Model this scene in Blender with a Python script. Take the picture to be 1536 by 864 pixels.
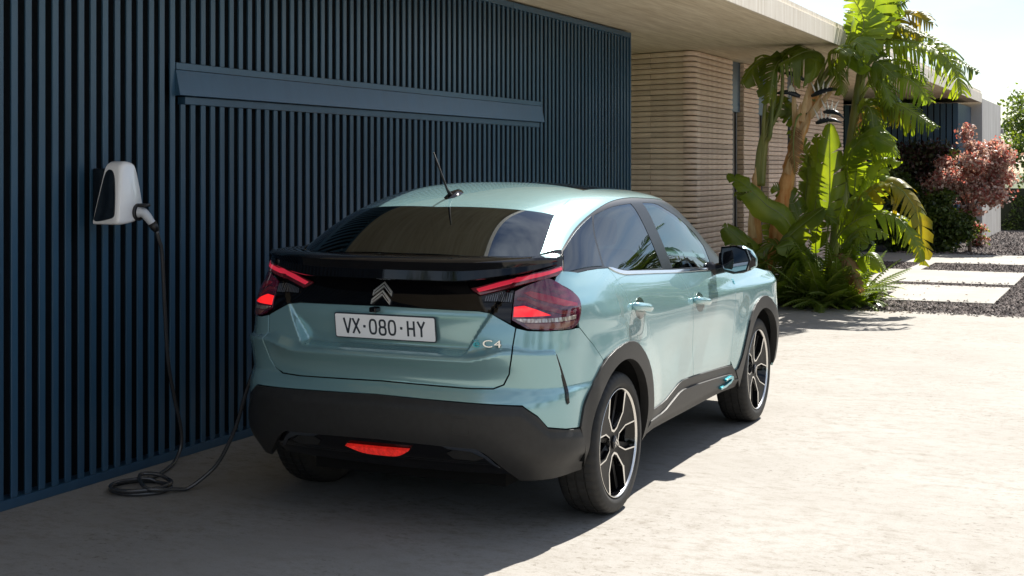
import bpy, bmesh, math, random
import numpy as np
from mathutils import Vector, Matrix
from mathutils.geometry import delaunay_2d_cdt
R = math.radians
for o in list(bpy.data.objects):
    bpy.data.objects.remove(o)
SC = bpy.context.scene
COL = SC.collection
# ------------------------------------------------------------------ camera
cam = bpy.data.cameras.new('camera')
cam.sensor_width = 36.0
cam.lens = 36.0 * 2046 / 1536
cam.shift_y = -(432 - 250) / 1536.0
cam.clip_start = 0.05
cam.clip_end = 3000
camo = bpy.data.objects.new('camera', cam)
COL.objects.link(camo)
camo.location = (3.206, -6.252, 1.689)
camo.rotation_euler = (R(90), 0, R(24.768))
SC.camera = camo
# ------------------------------------------------------------------ sky
SUN = Vector((0.145, 0.84, 1.0)).normalized()
w = bpy.data.worlds.new('World')
SC.world = w
w.use_nodes = True
nt = w.node_tree
nt.nodes.clear()
out = nt.nodes.new('ShaderNodeOutputWorld')
bg = nt.nodes.new('ShaderNodeBackground')
sky = nt.nodes.new('ShaderNodeTexSky')
sky.sky_type = 'NISHITA'
sky.sun_disc = False
sky.sun_elevation = math.asin(SUN.z)
sky.sun_rotation = math.atan2(SUN.x, SUN.y)
sky.air_density = 1.0
sky.dust_density = 0.35
sky.ozone_density = 1.0
tc = nt.nodes.new('ShaderNodeTexCoord')
mp = nt.nodes.new('ShaderNodeMapping')
mp.inputs['Scale'].default_value = (1.0, 1.0, 3.2)
nz = nt.nodes.new('ShaderNodeTexNoise')
nz.inputs['Scale'].default_value = 2.6
nz.inputs['Detail'].default_value = 9
nz.inputs['Roughness'].default_value = 0.58
rp = nt.nodes.new('ShaderNodeValToRGB')
rp.color_ramp.elements[0].position = 0.40
rp.color_ramp.elements[1].position = 0.68
rp.color_ramp.elements[0].color = (0, 0, 0, 1)
rp.color_ramp.elements[1].color = (1, 1, 1, 1)
mx = nt.nodes.new('ShaderNodeMix')
mx.data_type = 'RGBA'
mx.inputs[7].default_value = (8.6, 9.0, 9.8, 1)
mm = nt.nodes.new('ShaderNodeMath')
mm.operation = 'MULTIPLY'
mm.inputs[1].default_value = 0.85
nt.links.new(tc.outputs['Generated'], mp.inputs['Vector'])
nt.links.new(mp.outputs['Vector'], nz.inputs['Vector'])
nt.links.new(nz.outputs['Fac'], rp.inputs['Fac'])
nt.links.new(rp.outputs['Color'], mm.inputs[0])
nt.links.new(mm.outputs[0], mx.inputs[0])
nt.links.new(sky.outputs['Color'], mx.inputs[6])
nt.links.new(mx.outputs[2], bg.inputs['Color'])
bg.inputs['Strength'].default_value = 0.058
nt.links.new(bg.outputs[0], out.inputs['Surface'])
# ------------------------------------------------------------------ sun
sl = bpy.data.lights.new('sun', 'SUN')
sl.energy = 5.0
sl.angle = R(0.55)
sl.color = (1.0, 0.955, 0.88)
so = bpy.data.objects.new('sun', sl)
COL.objects.link(so)
so.rotation_euler = (-SUN).to_track_quat('-Z', 'Y').to_euler()
so.location = (2, 6, 20)
# ------------------------------------------------------------------ exposure
SC.view_settings.view_transform = 'Standard'
SC.view_settings.look = 'None'
SC.view_settings.gamma = 1.0
SC.view_settings.exposure = 1.26
SC.cycles.use_denoising = True
SC.cycles.max_bounces = 10
SC.cycles.diffuse_bounces = 4
SC.cycles.transparent_max_bounces = 16
SC.cycles.sample_clamp_indirect = 8.0
SC.cycles.caustics_reflective = False
SC.cycles.caustics_refractive = False

# ------------------------------------------------------------------ helpers
def empty(name, loc=(0, 0, 0), rz=0):
    o = bpy.data.objects.new(name, None)
    COL.objects.link(o)
    o.location = loc
    o.rotation_euler = (0, 0, rz)
    o.empty_display_size = 0.1
    return o

def tag(o, label=None, cat=None, group=None, kind=None):
    if label: o['label'] = label
    if cat: o['category'] = cat
    if group: o['group'] = group
    if kind: o['kind'] = kind
    return o

def link(name, me, parent=None, loc=None):
    o = bpy.data.objects.new(name, me)
    COL.objects.link(o)
    if parent is not None: o.parent = parent
    if loc is not None: o.location = loc
    return o

def mesh(name, verts, faces, mat, smooth=False, normals=None, mats=None, fm=None):
    me = bpy.data.meshes.new(name)
    me.from_pydata([tuple(map(float, v)) for v in verts], [], [tuple(map(int, f)) for f in faces])
    if mats:
        for m in mats: me.materials.append(m)
        if fm is not None: me.polygons.foreach_set('material_index', [int(i) for i in fm])
    elif mat: me.materials.append(mat)
    if smooth: me.polygons.foreach_set('use_smooth', [True] * len(me.polygons))
    if normals is not None:
        me.normals_split_custom_set_from_vertices([tuple(map(float, n)) for n in normals])
    me.update()
    return me

def mo(name, verts, faces, mat, parent=None, smooth=False, **k):
    return link(name, mesh(name, verts, faces, mat, smooth, **k), parent)

class MB:
    """collects simple shapes into one mesh"""
    def __init__(s): s.v = []; s.f = []; s.m = []
    def add(s, v, f, m=0):
        b = len(s.v); s.v += [tuple(p) for p in v]; s.f += [tuple(b + i for i in q) for q in f]; s.m += [m] * len(f)
    def box(s, lo, hi, m=0, bev=0):
        x0, y0, z0 = lo; x1, y1, z1 = hi
        if bev <= 0:
            s.add([(x0,y0,z0),(x1,y0,z0),(x1,y1,z0),(x0,y1,z0),(x0,y0,z1),(x1,y0,z1),(x1,y1,z1),(x0,y1,z1)],
                  [(0,3,2,1),(4,5,6,7),(0,1,5,4),(1,2,6,5),(2,3,7,6),(3,0,4,7)], m)
        else:
            bm = bmesh.new(); bmesh.ops.create_cube(bm, size=1)
            for v in bm.verts: v.co = Vector(((x0+x1)/2 + v.co.x*(x1-x0), (y0+y1)/2 + v.co.y*(y1-y0), (z0+z1)/2 + v.co.z*(z1-z0)))
            bmesh.ops.bevel(bm, geom=bm.edges[:], offset=bev, segments=2, affect='EDGES', profile=0.5)
            s.addbm(bm, m)
    def addbm(s, bm, m=0):
        bm.verts.ensure_lookup_table(); bm.verts.index_update()
        s.add([v.co.copy() for v in bm.verts], [[v.index for v in f.verts] for f in bm.faces], m); bm.free()
    def tube(s, pts, rad, n=8, m=0, cap=True):
        pts = [Vector(p) for p in pts]
        if not hasattr(rad, '__len__'): rad = [rad] * len(pts)
        b = len(s.v); up = None
        for i, p in enumerate(pts):
            d = (pts[min(i+1, len(pts)-1)] - pts[max(i-1, 0)]).normalized()
            if up is None:
                up = Vector((0,0,1)) if abs(d.z) < .9 else Vector((1,0,0))
            a = d.cross(up).normalized(); up = a.cross(d).normalized()
            for k in range(n):
                t = 2*math.pi*k/n
                s.v.append(tuple(p + (a*math.cos(t) + up*math.sin(t))*rad[i]))
        for i in range(len(pts)-1):
            for k in range(n):
                k2 = (k+1) % n
                s.f.append((b+i*n+k, b+i*n+k2, b+(i+1)*n+k2, b+(i+1)*n+k)); s.m.append(m)
        if cap:
            s.f.append(tuple(b+k for k in range(n))[::-1]); s.m.append(m)
            e = b+(len(pts)-1)*n
            s.f.append(tuple(e+k for k in range(n))); s.m.append(m)
    def prism(s, poly, fn, d0, d1, m=0):
        """poly in 2D, fn(a,b,d)->3D"""
        n = len(poly)
        v = [fn(a, b, d0) for a, b in poly] + [fn(a, b, d1) for a, b in poly]
        f = [tuple(range(n))[::-1], tuple(range(n, 2*n))] + [(i, (i+1) % n, n+(i+1) % n, n+i) for i in range(n)]
        s.add(v, f, m)
    def build(s, name, mats, parent=None, smooth=False, loc=None):
        if not isinstance(mats, (list, tuple)): mats = [mats]
        me = mesh(name, s.v, s.f, None, smooth, mats=mats, fm=s.m)
        return link(name, me, parent, loc)

def autosmooth(o, ang=35):
    me = o.data
    bm = bmesh.new(); bm.from_mesh(me)
    bmesh.ops.recalc_face_normals(bm, faces=bm.faces[:])
    for e in bm.edges:
        if len(e.link_faces) == 2 and e.calc_face_angle(0) > R(ang): e.smooth = False
        else: e.smooth = True
    for f in bm.faces: f.smooth = True
    bm.to_mesh(me); bm.free(); me.update()
    return o

def catmull(pts, n=8):
    P = [Vector(p) for p in pts]; P = [P[0]*2-P[1]] + P + [P[-1]*2-P[-2]]; o = []
    for i in range(1, len(P)-2):
        for k in range(n):
            t = k/n
            o.append(0.5*((2*P[i]) + (P[i+1]-P[i-1])*t + (2*P[i-1]-5*P[i]+4*P[i+1]-P[i+2])*t*t + (3*P[i]-P[i-1]-3*P[i+1]+P[i+2])*t**3))
    o.append(P[-2].copy()); return o

# ------------------------------------------------------------------ materials
def mat(name, col=(.5,.5,.5), rough=.5, metal=0.0, spec=.5, coat=0.0, coatr=.03, emis=None, es=0.0, trans=0.0):
    m = bpy.data.materials.new(name); m.use_nodes = True
    b = m.node_tree.nodes['Principled BSDF']
    b.inputs['Base Color'].default_value = (*col, 1)
    b.inputs['Roughness'].default_value = rough
    b.inputs['Metallic'].default_value = metal
    b.inputs['Specular IOR Level'].default_value = spec
    b.inputs['Coat Weight'].default_value = coat
    b.inputs['Coat Roughness'].default_value = coatr
    if emis: b.inputs['Emission Color'].default_value = (*emis, 1); b.inputs['Emission Strength'].default_value = es
    if trans: b.inputs['Transmission Weight'].default_value = trans
    return m

def nodes(m): return m.node_tree.nodes, m.node_tree.links, m.node_tree.nodes['Principled BSDF']

def vary(m, c1, c2, scale=8, detail=6, coords='Object', stretch=(1,1,1), rough=.55, lo=.35, hi=.65, bump=0, bscale=60, bdist=.002, rnd=0, roughvar=0, dist=0):
    """noise blended colour plus a fine bump"""
    N, L, b = nodes(m)
    t = N.new('ShaderNodeTexCoord'); mp = N.new('ShaderNodeMapping'); mp.inputs['Scale'].default_value = stretch
    L.new(t.outputs[coords], mp.inputs['Vector'])
    n = N.new('ShaderNodeTexNoise'); n.inputs['Scale'].default_value = scale; n.inputs['Detail'].default_value = detail; n.inputs['Roughness'].default_value = rough
    n.inputs['Distortion'].default_value = dist
    L.new(mp.outputs[0], n.inputs['Vector'])
    r = N.new('ShaderNodeValToRGB'); r.color_ramp.elements[0].position = lo; r.color_ramp.elements[1].position = hi
    r.color_ramp.elements[0].color = (*c1, 1); r.color_ramp.elements[1].color = (*c2, 1)
    L.new(n.outputs['Fac'], r.inputs['Fac'])
    last = r.outputs['Color']
    if rnd:
        oi = N.new('ShaderNodeObjectInfo'); h = N.new('ShaderNodeHueSaturation')
        mr = N.new('ShaderNodeMapRange'); mr.inputs[3].default_value = 1-rnd; mr.inputs[4].default_value = 1+rnd
        L.new(oi.outputs['Random'], mr.inputs[0]); L.new(mr.outputs[0], h.inputs['Value']); L.new(last, h.inputs['Color']); last = h.outputs['Color']
    L.new(last, b.inputs['Base Color'])
    if roughvar:
        mr = N.new('ShaderNodeMapRange'); v = b.inputs['Roughness'].default_value
        mr.inputs[3].default_value = v-roughvar; mr.inputs[4].default_value = v+roughvar
        L.new(n.outputs['Fac'], mr.inputs[0]); L.new(mr.outputs[0], b.inputs['Roughness'])
    if bump:
        n2 = N.new('ShaderNodeTexNoise'); n2.inputs['Scale'].default_value = bscale; n2.inputs['Detail'].default_value = 5
        L.new(mp.outputs[0], n2.inputs['Vector'])
        bp = N.new('ShaderNodeBump'); bp.inputs['Strength'].default_value = bump; bp.inputs['Distance'].default_value = bdist
        L.new(n2.outputs['Fac'], bp.inputs['Height']); L.new(bp.outputs[0], b.inputs['Normal'])
    return m

def leafmat(name, c1, c2, scale=3, trans=.35, rough=.4, rnd=.18, tcol=None):
    """leaf: principled mixed with translucent so that the sun shines through"""
    m = mat(name, c1, rough, spec=.5)
    vary(m, c1, c2, scale=scale, rnd=rnd)
    N, L, b = nodes(m)
    t = N.new('ShaderNodeBsdfTranslucent')
    src = b.inputs['Base Color'].links[0].from_socket
    g = N.new('ShaderNodeMix'); g.data_type = 'RGBA'; g.blend_type = 'MULTIPLY'; g.inputs[0].default_value = 1
    g.inputs[7].default_value = (*(tcol or (2.2, 2.0, .7)), 1)
    L.new(src, g.inputs[6]); L.new(g.outputs[2], t.inputs['Color'])
    x = N.new('ShaderNodeMixShader'); x.inputs[0].default_value = trans
    o = N['Material Output']
    L.new(b.outputs[0], x.inputs[1]); L.new(t.outputs[0], x.inputs[2]); L.new(x.outputs[0], o.inputs['Surface'])
    return m
# ================================================================== setting
M = {}
M['soil'] = vary(mat('soil', rough=.95), (.035,.028,.022), (.075,.06,.045), scale=6, bump=.6, bscale=40, bdist=.01)
M['lawn'] = vary(mat('lawn_ground', rough=.95), (.05,.07,.025), (.09,.10,.04), scale=1.5, bump=.5, bscale=30, bdist=.01)
# brushed concrete of the drive: broad blotches, streaks across the drive, dark pits
m = mat('drive_concrete', rough=.85, spec=.25)
N, L, b = nodes(m)
t = N.new('ShaderNodeTexCoord')
def nz_(scale, stretch, detail=6, ro=.6, dist=0):
    mp = N.new('ShaderNodeMapping'); mp.inputs['Scale'].default_value = stretch; L.new(t.outputs['Object'], mp.inputs['Vector'])
    n = N.new('ShaderNodeTexNoise'); n.inputs['Scale'].default_value = scale; n.inputs['Detail'].default_value = detail
    n.inputs['Roughness'].default_value = ro; n.inputs['Distortion'].default_value = dist
    L.new(mp.outputs[0], n.inputs['Vector']); return n.outputs['Fac']
def ramp(f, a, c0, bpos, c1):
    r = N.new('ShaderNodeValToRGB'); r.color_ramp.elements[0].position = a; r.color_ramp.elements[1].position = bpos
    r.color_ramp.elements[0].color = (*c0, 1); r.color_ramp.elements[1].color = (*c1, 1); L.new(f, r.inputs['Fac']); return r.outputs['Color']
def mulc(a, c, fac=1.0):
    g = N.new('ShaderNodeMix'); g.data_type = 'RGBA'; g.blend_type = 'MULTIPLY'; g.inputs[0].default_value = fac; L.new(a, g.inputs[6]); L.new(c, g.inputs[7]); return g.outputs[2]
blot = ramp(nz_(.9, (1,1.3,1), 8, .65), .34, (.278,.262,.237), .68, (.325,.310,.286))
streak = ramp(nz_(9.0, (.8,1.3,1), 12, .86, .0), .38, (.70,.665,.61), .52, (1,1,1))
pits = ramp(nz_(24, (.8,1.2,1), 8, .80, .0), .37, (.50,.46,.40), .455, (1,1,1))
grain = ramp(nz_(120, (1,1,1), 3, .7), .25, (.82,.81,.80), .75, (1.06,1.06,1.06))
def mulm(a, c, f):
    g = N.new('ShaderNodeMix'); g.data_type = 'RGBA'; g.blend_type = 'MULTIPLY'; L.new(f, g.inputs[0]); L.new(a, g.inputs[6]); L.new(c, g.inputs[7]); return g.outputs[2]
mk = ramp(nz_(.8, (1,1.4,1), 4, .6), .36, (.3,.3,.3), .58, (1,1,1))
mk2 = ramp(nz_(1.3, (1,1,1), 3, .5), .42, (.1,.1,.1), .60, (1,1,1))
c_ = mulc(mulm(mulm(blot, streak, mk), pits, mk2), grain, .9)
L.new(c_, b.inputs['Base Color'])
bp = N.new('ShaderNodeBump'); bp.inputs['Strength'].default_value = .45; bp.inputs['Distance'].default_value = .004
L.new(nz_(30, (.6,2,1), 8, .75), bp.inputs['Height']); L.new(bp.outputs[0], b.inputs['Normal'])
M['drive'] = m
M['slab'] = vary(mat('slab_concrete', rough=.85, spec=.25), (.28,.265,.238), (.33,.315,.29), scale=1.2, bump=.3, bscale=50, bdist=.003)
M['board'] = m = mat('board_marked_concrete', rough=.8, spec=.3)
N, L, b = nodes(m); t = N.new('ShaderNodeTexCoord')
a1 = ramp(nz_(1.6, (5,.35,5), 7, .65, .8), .30, (.64,.525,.37), .70, (.84,.73,.55))
a2 = ramp(nz_(7, (4,.25,4), 5, .6), .35, (.80,.77,.72), .6, (1,1,1))
L.new(mulc(a1, a2, .8), b.inputs['Base Color'])
bp = N.new('ShaderNodeBump'); bp.inputs['Strength'].default_value = .35; bp.inputs['Distance'].default_value = .006
L.new(nz_(9, (4,.3,4), 6, .65), bp.inputs['Height']); L.new(bp.outputs[0], b.inputs['Normal'])
M['fascia'] = vary(mat('fascia_concrete', rough=.8, spec=.3), (.66,.585,.475), (.80,.74,.64), scale=3, stretch=(1,5,.35), bump=.3, bscale=30, bdist=.004)
M['render'] = vary(mat('grey_render', rough=.85, spec=.3), (.42,.40,.37), (.52,.50,.47), scale=2, stretch=(1,1,.4), bump=.3, bscale=40, bdist=.003)
M['navy'] = vary(mat('navy_powder_coat', rough=.33, spec=.65), (.024,.070,.124), (.031,.084,.146), scale=9, stretch=(1,1,.08), rnd=.10, roughvar=.07)
M['navy_back'] = mat('dark_backing_board', (.004,.006,.009), .8, spec=.15)
M['terra'] = vary(mat('pale_terracotta', rough=.75, spec=.3), (.69,.52,.41), (.80,.645,.525), scale=7, stretch=(1,1,2), rnd=.13, bump=.3, bscale=60, bdist=.003)
M['mortar'] = mat('dark_joint', (.36,.265,.205), .9, spec=.2)
M['winglass'] = mat('window_glass', (.03,.035,.04), .04, spec=.8)
M['winframe'] = mat('anthracite_frame', (.018,.02,.024), .45)
M['doorpanel'] = vary(mat('taupe_door_panel', rough=.6), (.17,.14,.115), (.20,.165,.14), scale=4)
# ground to the horizon
g = mo('ground', [(-400,-400,-.03),(400,-400,-.03),(400,400,-.03),(-400,400,-.03)], [(0,1,2,3)], M['lawn'])
tag(g, kind='structure')
d = MB(); d.box((-1.93,-45,-.20),(45,10.15,0)); o = d.build('driveway', M['drive']); tag(o, kind='structure')
# planting bed
bedv = [(-1.9,10.16),(.22,10.16),(.30,10.6),(.25,11.3),(-.05,12.5),(-.6,14.5),(-1.9,15)]
mb = MB(); mb.prism(bedv, lambda a,c,dd: (a,c,dd), -.1, .012); o = mb.build('planting_bed', M['soil']); tag(o, kind='structure')
# gravel ground
mb = MB(); mb.box((-1.9,10.151,-.2),(45,42,-.022)); o = mb.build('gravel_bed', vary(mat('gravel_base', rough=.95), (.05,.042,.04), (.10,.088,.085), scale=40)); tag(o, kind='structure')
# paving slabs (each slab a piece of the path)
path = empty('path'); tag(path, kind='structure')
def slab(x0,x1,y0,y1):
    q = MB(); q.box((x0,y0,-.12),(x1,y1,.006), bev=.006); o = q.build('slab', M['slab'], path); return o
slab(.18,1.555,11.48,13.90); slab(-.9,1.56,14.36,16.82); slab(-2.0,9,18.62,21.15)
slab(-.36,-.12,13.905,14.355); slab(-.30,-.08,16.825,18.615); slab(-.9,.175,12.6,13.90)
slab(3.4,9,11.5,13.9); slab(3.4,9,14.36,16.82)
# loose gravel stones as real geometry
rng = random.Random(5)
GV, GF, GM_ = [], [], []
def inslab(x, y):
    for a0,a1,b0,b1 in ((.18,1.555,11.48,13.9),(-.9,1.56,14.36,16.82),(-2,9,18.62,21.15),(-.36,-.12,13.9,14.36),(-.3,-.08,16.82,18.62),(-.9,.175,12.6,13.9)):
        if a0-.005 < x < a1+.005 and b0-.005 < y < b1+.005: return True
    return False
def stone(x, y, r, zb=-.022):
    b = len(GV); a = rng.random()*6.28; sx = r*rng.uniform(.7,1.4); sy = r*rng.uniform(.7,1.2); h = r*rng.uniform(.5,1.0)
    for k in range(5):
        t = a + k*1.2566 + rng.uniform(-.3,.3); GV.append((x+sx*math.cos(t), y+sy*math.sin(t), zb+h*rng.uniform(.1,.5)))
    GV.append((x+rng.uniform(-.3,.3)*r, y+rng.uniform(-.3,.3)*r, zb+h*1.3))
    mi = rng.choice((0,0,1,1,2,3))
    for k in range(5): GF.append((b+k, b+(k+1)%5, b+5)); GM_.append(mi)
def strew(x0,x1,y0,y1,n,r0,r1):
    for _ in range(n):
        x = rng.uniform(x0,x1); y = rng.uniform(y0,y1)
        if inslab(x,y): continue
        stone(x,y,rng.uniform(r0,r1))
strew(.0,2.6,10.16,14.5,9000,.014,.034); strew(1.5,2.4,13.5,18.7,5000,.016,.036); strew(-.3,1.7,13.9,14.4,900,.014,.03)
strew(-1.0,2.2,16.8,18.7,5200,.016,.036); strew(-1.2,2.2,21.1,31,12000,.022,.05)
for _ in range(420):
    x = rng.uniform(-.2,2.6); stone(x, 10.145-abs(rng.gauss(0,.10)), rng.uniform(.006,.018), 0.0)
for _ in range(160):
    yb = rng.choice((11.5,13.88,14.38,16.8,18.64,21.1)); x = rng.uniform(.2,1.5); stone(x, yb+(abs(rng.gauss(0,.08)) if yb in (11.5,14.38,18.64) else -abs(rng.gauss(0,.08))), rng.uniform(.008,.02), .006)
gm = [mat('stone_a', (.075,.058,.052), .85), mat('stone_b', (.125,.098,.09), .85), mat('stone_c', (.22,.18,.165), .85), mat('stone_d', (.03,.024,.023), .85)]
o = mo('gravel', GV, GF, None, mats=gm, fm=GM_); tag(o, 'loose dark brown and grey gravel stones around the pale slabs', 'gravel', kind='stuff')

# ------------------------------------------------------------------ navy slatted wall
WX = -1.86
wall = empty('slatted_wall', (WX,0,0)); tag(wall, 'tall navy blue wall of narrow vertical metal slats beside the car', 'wall')
PITCH = .0935
sb = MB(); sb.box((-.055,-.0235,0),(0,.0235,1), bev=.003)
slat_unit = sb
def slatmesh(z0,z1):
    q = MB(); q.box((-.012,-.0215,z0),(0,.0215,z1), bev=.0025); return mesh('slat', q.v, q.f, M['navy'])
full = slatmesh(.052,3.095); upper = slatmesh(2.294,3.095); lower = slatmesh(.052,2.052)
k0 = math.floor((-4.2-.136)/PITCH); k1 = int((7.83-.136)/PITCH)
for k in range(k0, k1+1):
    y = .136+.0235+k*PITCH-.0235+.0235
    if y > 7.80: break
    if .07 < y < 5.37:
        link('slat', upper, wall, (rng.uniform(-.0012,.0012),y,0)); link('slat', lower, wall, (rng.uniform(-.0012,.0012),y+rng.uniform(-.001,.001),0))
    else: link('slat', full, wall, (rng.uniform(-.0012,.0012),y+rng.uniform(-.001,.001),0))
mb = MB(); mb.box((-.30,-4.3,0),(-.085,7.80,3.168)); mb.build('backing_board', M['navy_back'], wall)
rj = [-4.3,-1.9,.092,2.42,4.75,7.80]
for a, c in zip(rj[:-1], rj[1:]):
    mb = MB(); mb.box((-.0849,a+.0015,0.0),(.004,c-.0015,.0505), bev=.004); mb.build('bottom_rail', M['navy'], wall)
    mb = MB(); mb.box((-.0849,a+.0015,3.0965),(.004,c-.0015,3.150), bev=.004); mb.build('top_rail', M['navy'], wall)
mb = MB(); mb.box((-.31,7.801,0),(.004,7.83,3.155), bev=.003); mb.build('end_post', M['navy'], wall)
mb = MB(); mb.box((-.0549,.094,2.2525),(.002,5.375,2.2925), bev=.002); mb.build('cover_head', M['navy'], wall)
mb = MB(); mb.box((-.0549,.175,2.0535),(.002,5.335,2.0975), bev=.002); mb.build('cover_foot', M['navy'], wall)
mb = MB(); mb.prism([(.004,2.249),(.034,2.104),(.028,2.1015),(-.02,2.1015),(-.02,2.249)], lambda a,c,dd: (a,dd,c), .088, 5.378); o = mb.build('cover_flap', M['navy'], wall)
# ------------------------------------------------------------------ concrete roof with joints
roof = empty('concrete_roof', (-.12,0,3.17)); tag(roof, 'long flat board-marked concrete roof slab overhanging the driveway', 'roof')
ys = [-7.0, 1.2, 5.30, 10.08, 15.2, 20.2, 26.75]
for a,c in zip(ys[:-1], ys[1:]):
    q = MB(); q.box((-9,a+.004,0),(-.02,c-.004,.195)); q.build('soffit_slab', M['board'], roof)
    q = MB(); q.box((-.0195,a+.005,-.012),(.0,c-.005,.20), bev=.003); q.build('fascia_panel', M['fascia'], roof)
q = MB(); q.box((-9,-7,.1951),(-.0196,26.7,.26)); q.build('roof_deck', M['fascia'], roof)
# ------------------------------------------------------------------ terracotta slatted house wall
fac = empty('terracotta_wall', (-1.95,10.4,0)); tag(fac, 'house wall of stacked pale terracotta bars under the concrete roof', 'wall')
fx, fy = -1.95, 10.4
def bar(p0, p1, z0, z1, n=(0,-1), tk=.020):
    """a rounded horizontal bar between two plan points (relative)"""
    p0 = Vector((p0[0],p0[1],0)); p1 = Vector((p1[0],p1[1],0)); nn = Vector((n[0],n[1],0)).normalized()
    prof = [(-.10,z0),(tk*.55,z0),(tk*.9,z0+(z1-z0)*.25),(tk,z0+(z1-z0)*.55),(tk*.75,z1-.004),(tk*.4,z1),(-.10,z1)]
    q = MB(); k = len(prof)
    q.add([p0+nn*a+Vector((0,0,c)) for a,c in prof] + [p1+nn*a+Vector((0,0,c)) for a,c in prof],
          [(i,(i+1)%k,k+(i+1)%k,k+i) for i in range(k)] + [tuple(range(k))[::-1], tuple(range(k,2*k))])
    return q
NR = 46; hz = 3.165/NR
dv = Vector((-1.0,.30,0)).normalized()
def rows(name, p0, p1, n, skip=()):
    q = bar(p0, p1, 0, hz-.009, n); me = mesh(name, q.v, q.f, M['terra'])
    for i in range(NR):
        o = link('bar', me, fac, (rng.uniform(-.003,.003), rng.uniform(-.003,.003), i*hz+.004))
frontN = (-.30,-1.0)
# angled front face in two bays with a thin joint, rounded corner piece, and the long side face between windows
rows('bar_a', (-.62,.19), (-.105,.03), frontN)
rows('bar_b', (-.935,.286), (-.625,.192), frontN)
rows('bar_h', (-1.40,.426), (-.940,.2875), frontN)
def corner():
    q = MB(); prof = [(.55,0),(.9,.25),(1,.55),(.75,.94),(.4,1)]; pts = []
    for j in range(9):
        th = R(-107+ j*107/8); d = Vector((math.cos(th), math.sin(th), 0)); pts.append(d)
    for d in pts:
        for a,c in prof: q.v.append(tuple(Vector((-.10,.125,0)) + d*(.10+.020*a) + Vector((0,0,c*(hz-.009)))))
    k = len(prof)
    for j in range(8):
        for i in range(k-1): q.f.append((j*k+i,(j+1)*k+i,(j+1)*k+i+1,j*k+i+1)); q.m.append(0)
        q.f.append((j*k+k-1,(j+1)*k+k-1,(j+1)*k,j*k)); q.m.append(0)
    return mesh('bar_c', q.v, q.f, M['terra'], True)
cm = corner()
for i in range(NR): link('bar', cm, fac, (0,0,i*hz+.004))
rows('bar_d', (0,.126), (0,1.78), (1,0)); rows('bar_e', (0,2.36), (0,3.20), (1,0)); rows('bar_f', (0,3.80), (0,5.0), (1,0)); rows('bar_g', (0,5.6), (0,9.5), (1,0))
q = MB(); q.box((-.4,.14,0),(-.101,9.5,3.168)); q.build('backing_wall', M['mortar'], fac)
q = MB(); q.prism([(-1.4,.55),(-.3,.25),(-.3,.5),(-1.4,.9)], lambda a,c,dd:(a,c,dd), 0, 3.168); q.build('backing_wall', M['mortar'], fac)
for a,c in ((1.785,2.355),(3.205,3.795),(5.005,5.595)):
    q = MB(); q.box((-.1,a,2.46),(-.035,c,3.165), bev=.004); q.build('window_head', M['navy'], fac)
    q = MB(); q.box((-.1,a,0),(-.05,a+.33,2.455), bev=.003); q.build('door_panel', M['doorpanel'], fac)
    q = MB(); q.box((-.1,a+.335,0),(-.03,a+.395,2.455), bev=.003); q.build('window_frame', M['winframe'], fac)
    q = MB(); q.box((-.1,a+.40,0),(-.07,c-.03,2.455)); q.build('pane', M['doorpanel'], fac)
# ------------------------------------------------------------------ far end of the house
st = empty('louvred_store', (-.36,24.3,0)); tag(st, 'navy blue louvred outbuilding under the far end of the roof', 'outbuilding')
q = MB(); q.box((-5,.06,0),(-.03,2.44,3.06)); q.build('wall', M['navy_back'], st)
sm = MB(); sm.box((-.03,-.05,.02),(.0,.05,3.055), bev=.004); sme = mesh('slat', sm.v, sm.f, M['navy'])
for i in range(19): link('slat', sme, st, (0,.09+i*.128,0))
for i in range(32):
    o = link('slat', sme, st, (-.06-i*.128,.03,0)); o.rotation_euler = (0,0,R(-90))
pw = empty('concrete_end_wall', (-.12,26.8,0)); tag(pw, 'pale concrete end wall standing beyond the navy outbuilding', 'wall')
q = MB(); q.box((-6,0,0),(0,4.55,3.27), bev=.01); q.build('wall', M['render'], pw)
q = MB(); q.box((-.3,4.56,2.55),(.06,4.66,2.68), bev=.01); q.build('wall_lamp', M['render'], pw)
# ================================================================== car : surfaces
def nat(xk,Yk):
    # natural cubic spline second derivs; Yk (n,m)
    xk=np.asarray(xk,float);n=len(xk);h=np.diff(xk)
    A=np.zeros((n,n));B=np.zeros((n,)+Yk.shape[1:])
    A[0,0]=A[-1,-1]=1
    for i in range(1,n-1):
        A[i,i-1]=h[i-1];A[i,i]=2*(h[i-1]+h[i]);A[i,i+1]=h[i]
        B[i]=6*((Yk[i+1]-Yk[i])/h[i]-(Yk[i]-Yk[i-1])/h[i-1])
    return np.linalg.solve(A,B)
def nev(xk,Yk,M,x):
    xk=np.asarray(xk,float);i=np.clip(np.searchsorted(xk,x)-1,0,len(xk)-2)
    h=(xk[i+1]-xk[i]);a=(xk[i+1]-x)/h;b=(x-xk[i])/h
    if Yk.ndim>1: h=h[:,None];a=a[:,None];b=b[:,None]
    return a*Yk[i]+b*Yk[i+1]+((a**3-a)*M[i]+(b**3-b)*M[i+1])*h*h/6
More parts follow.
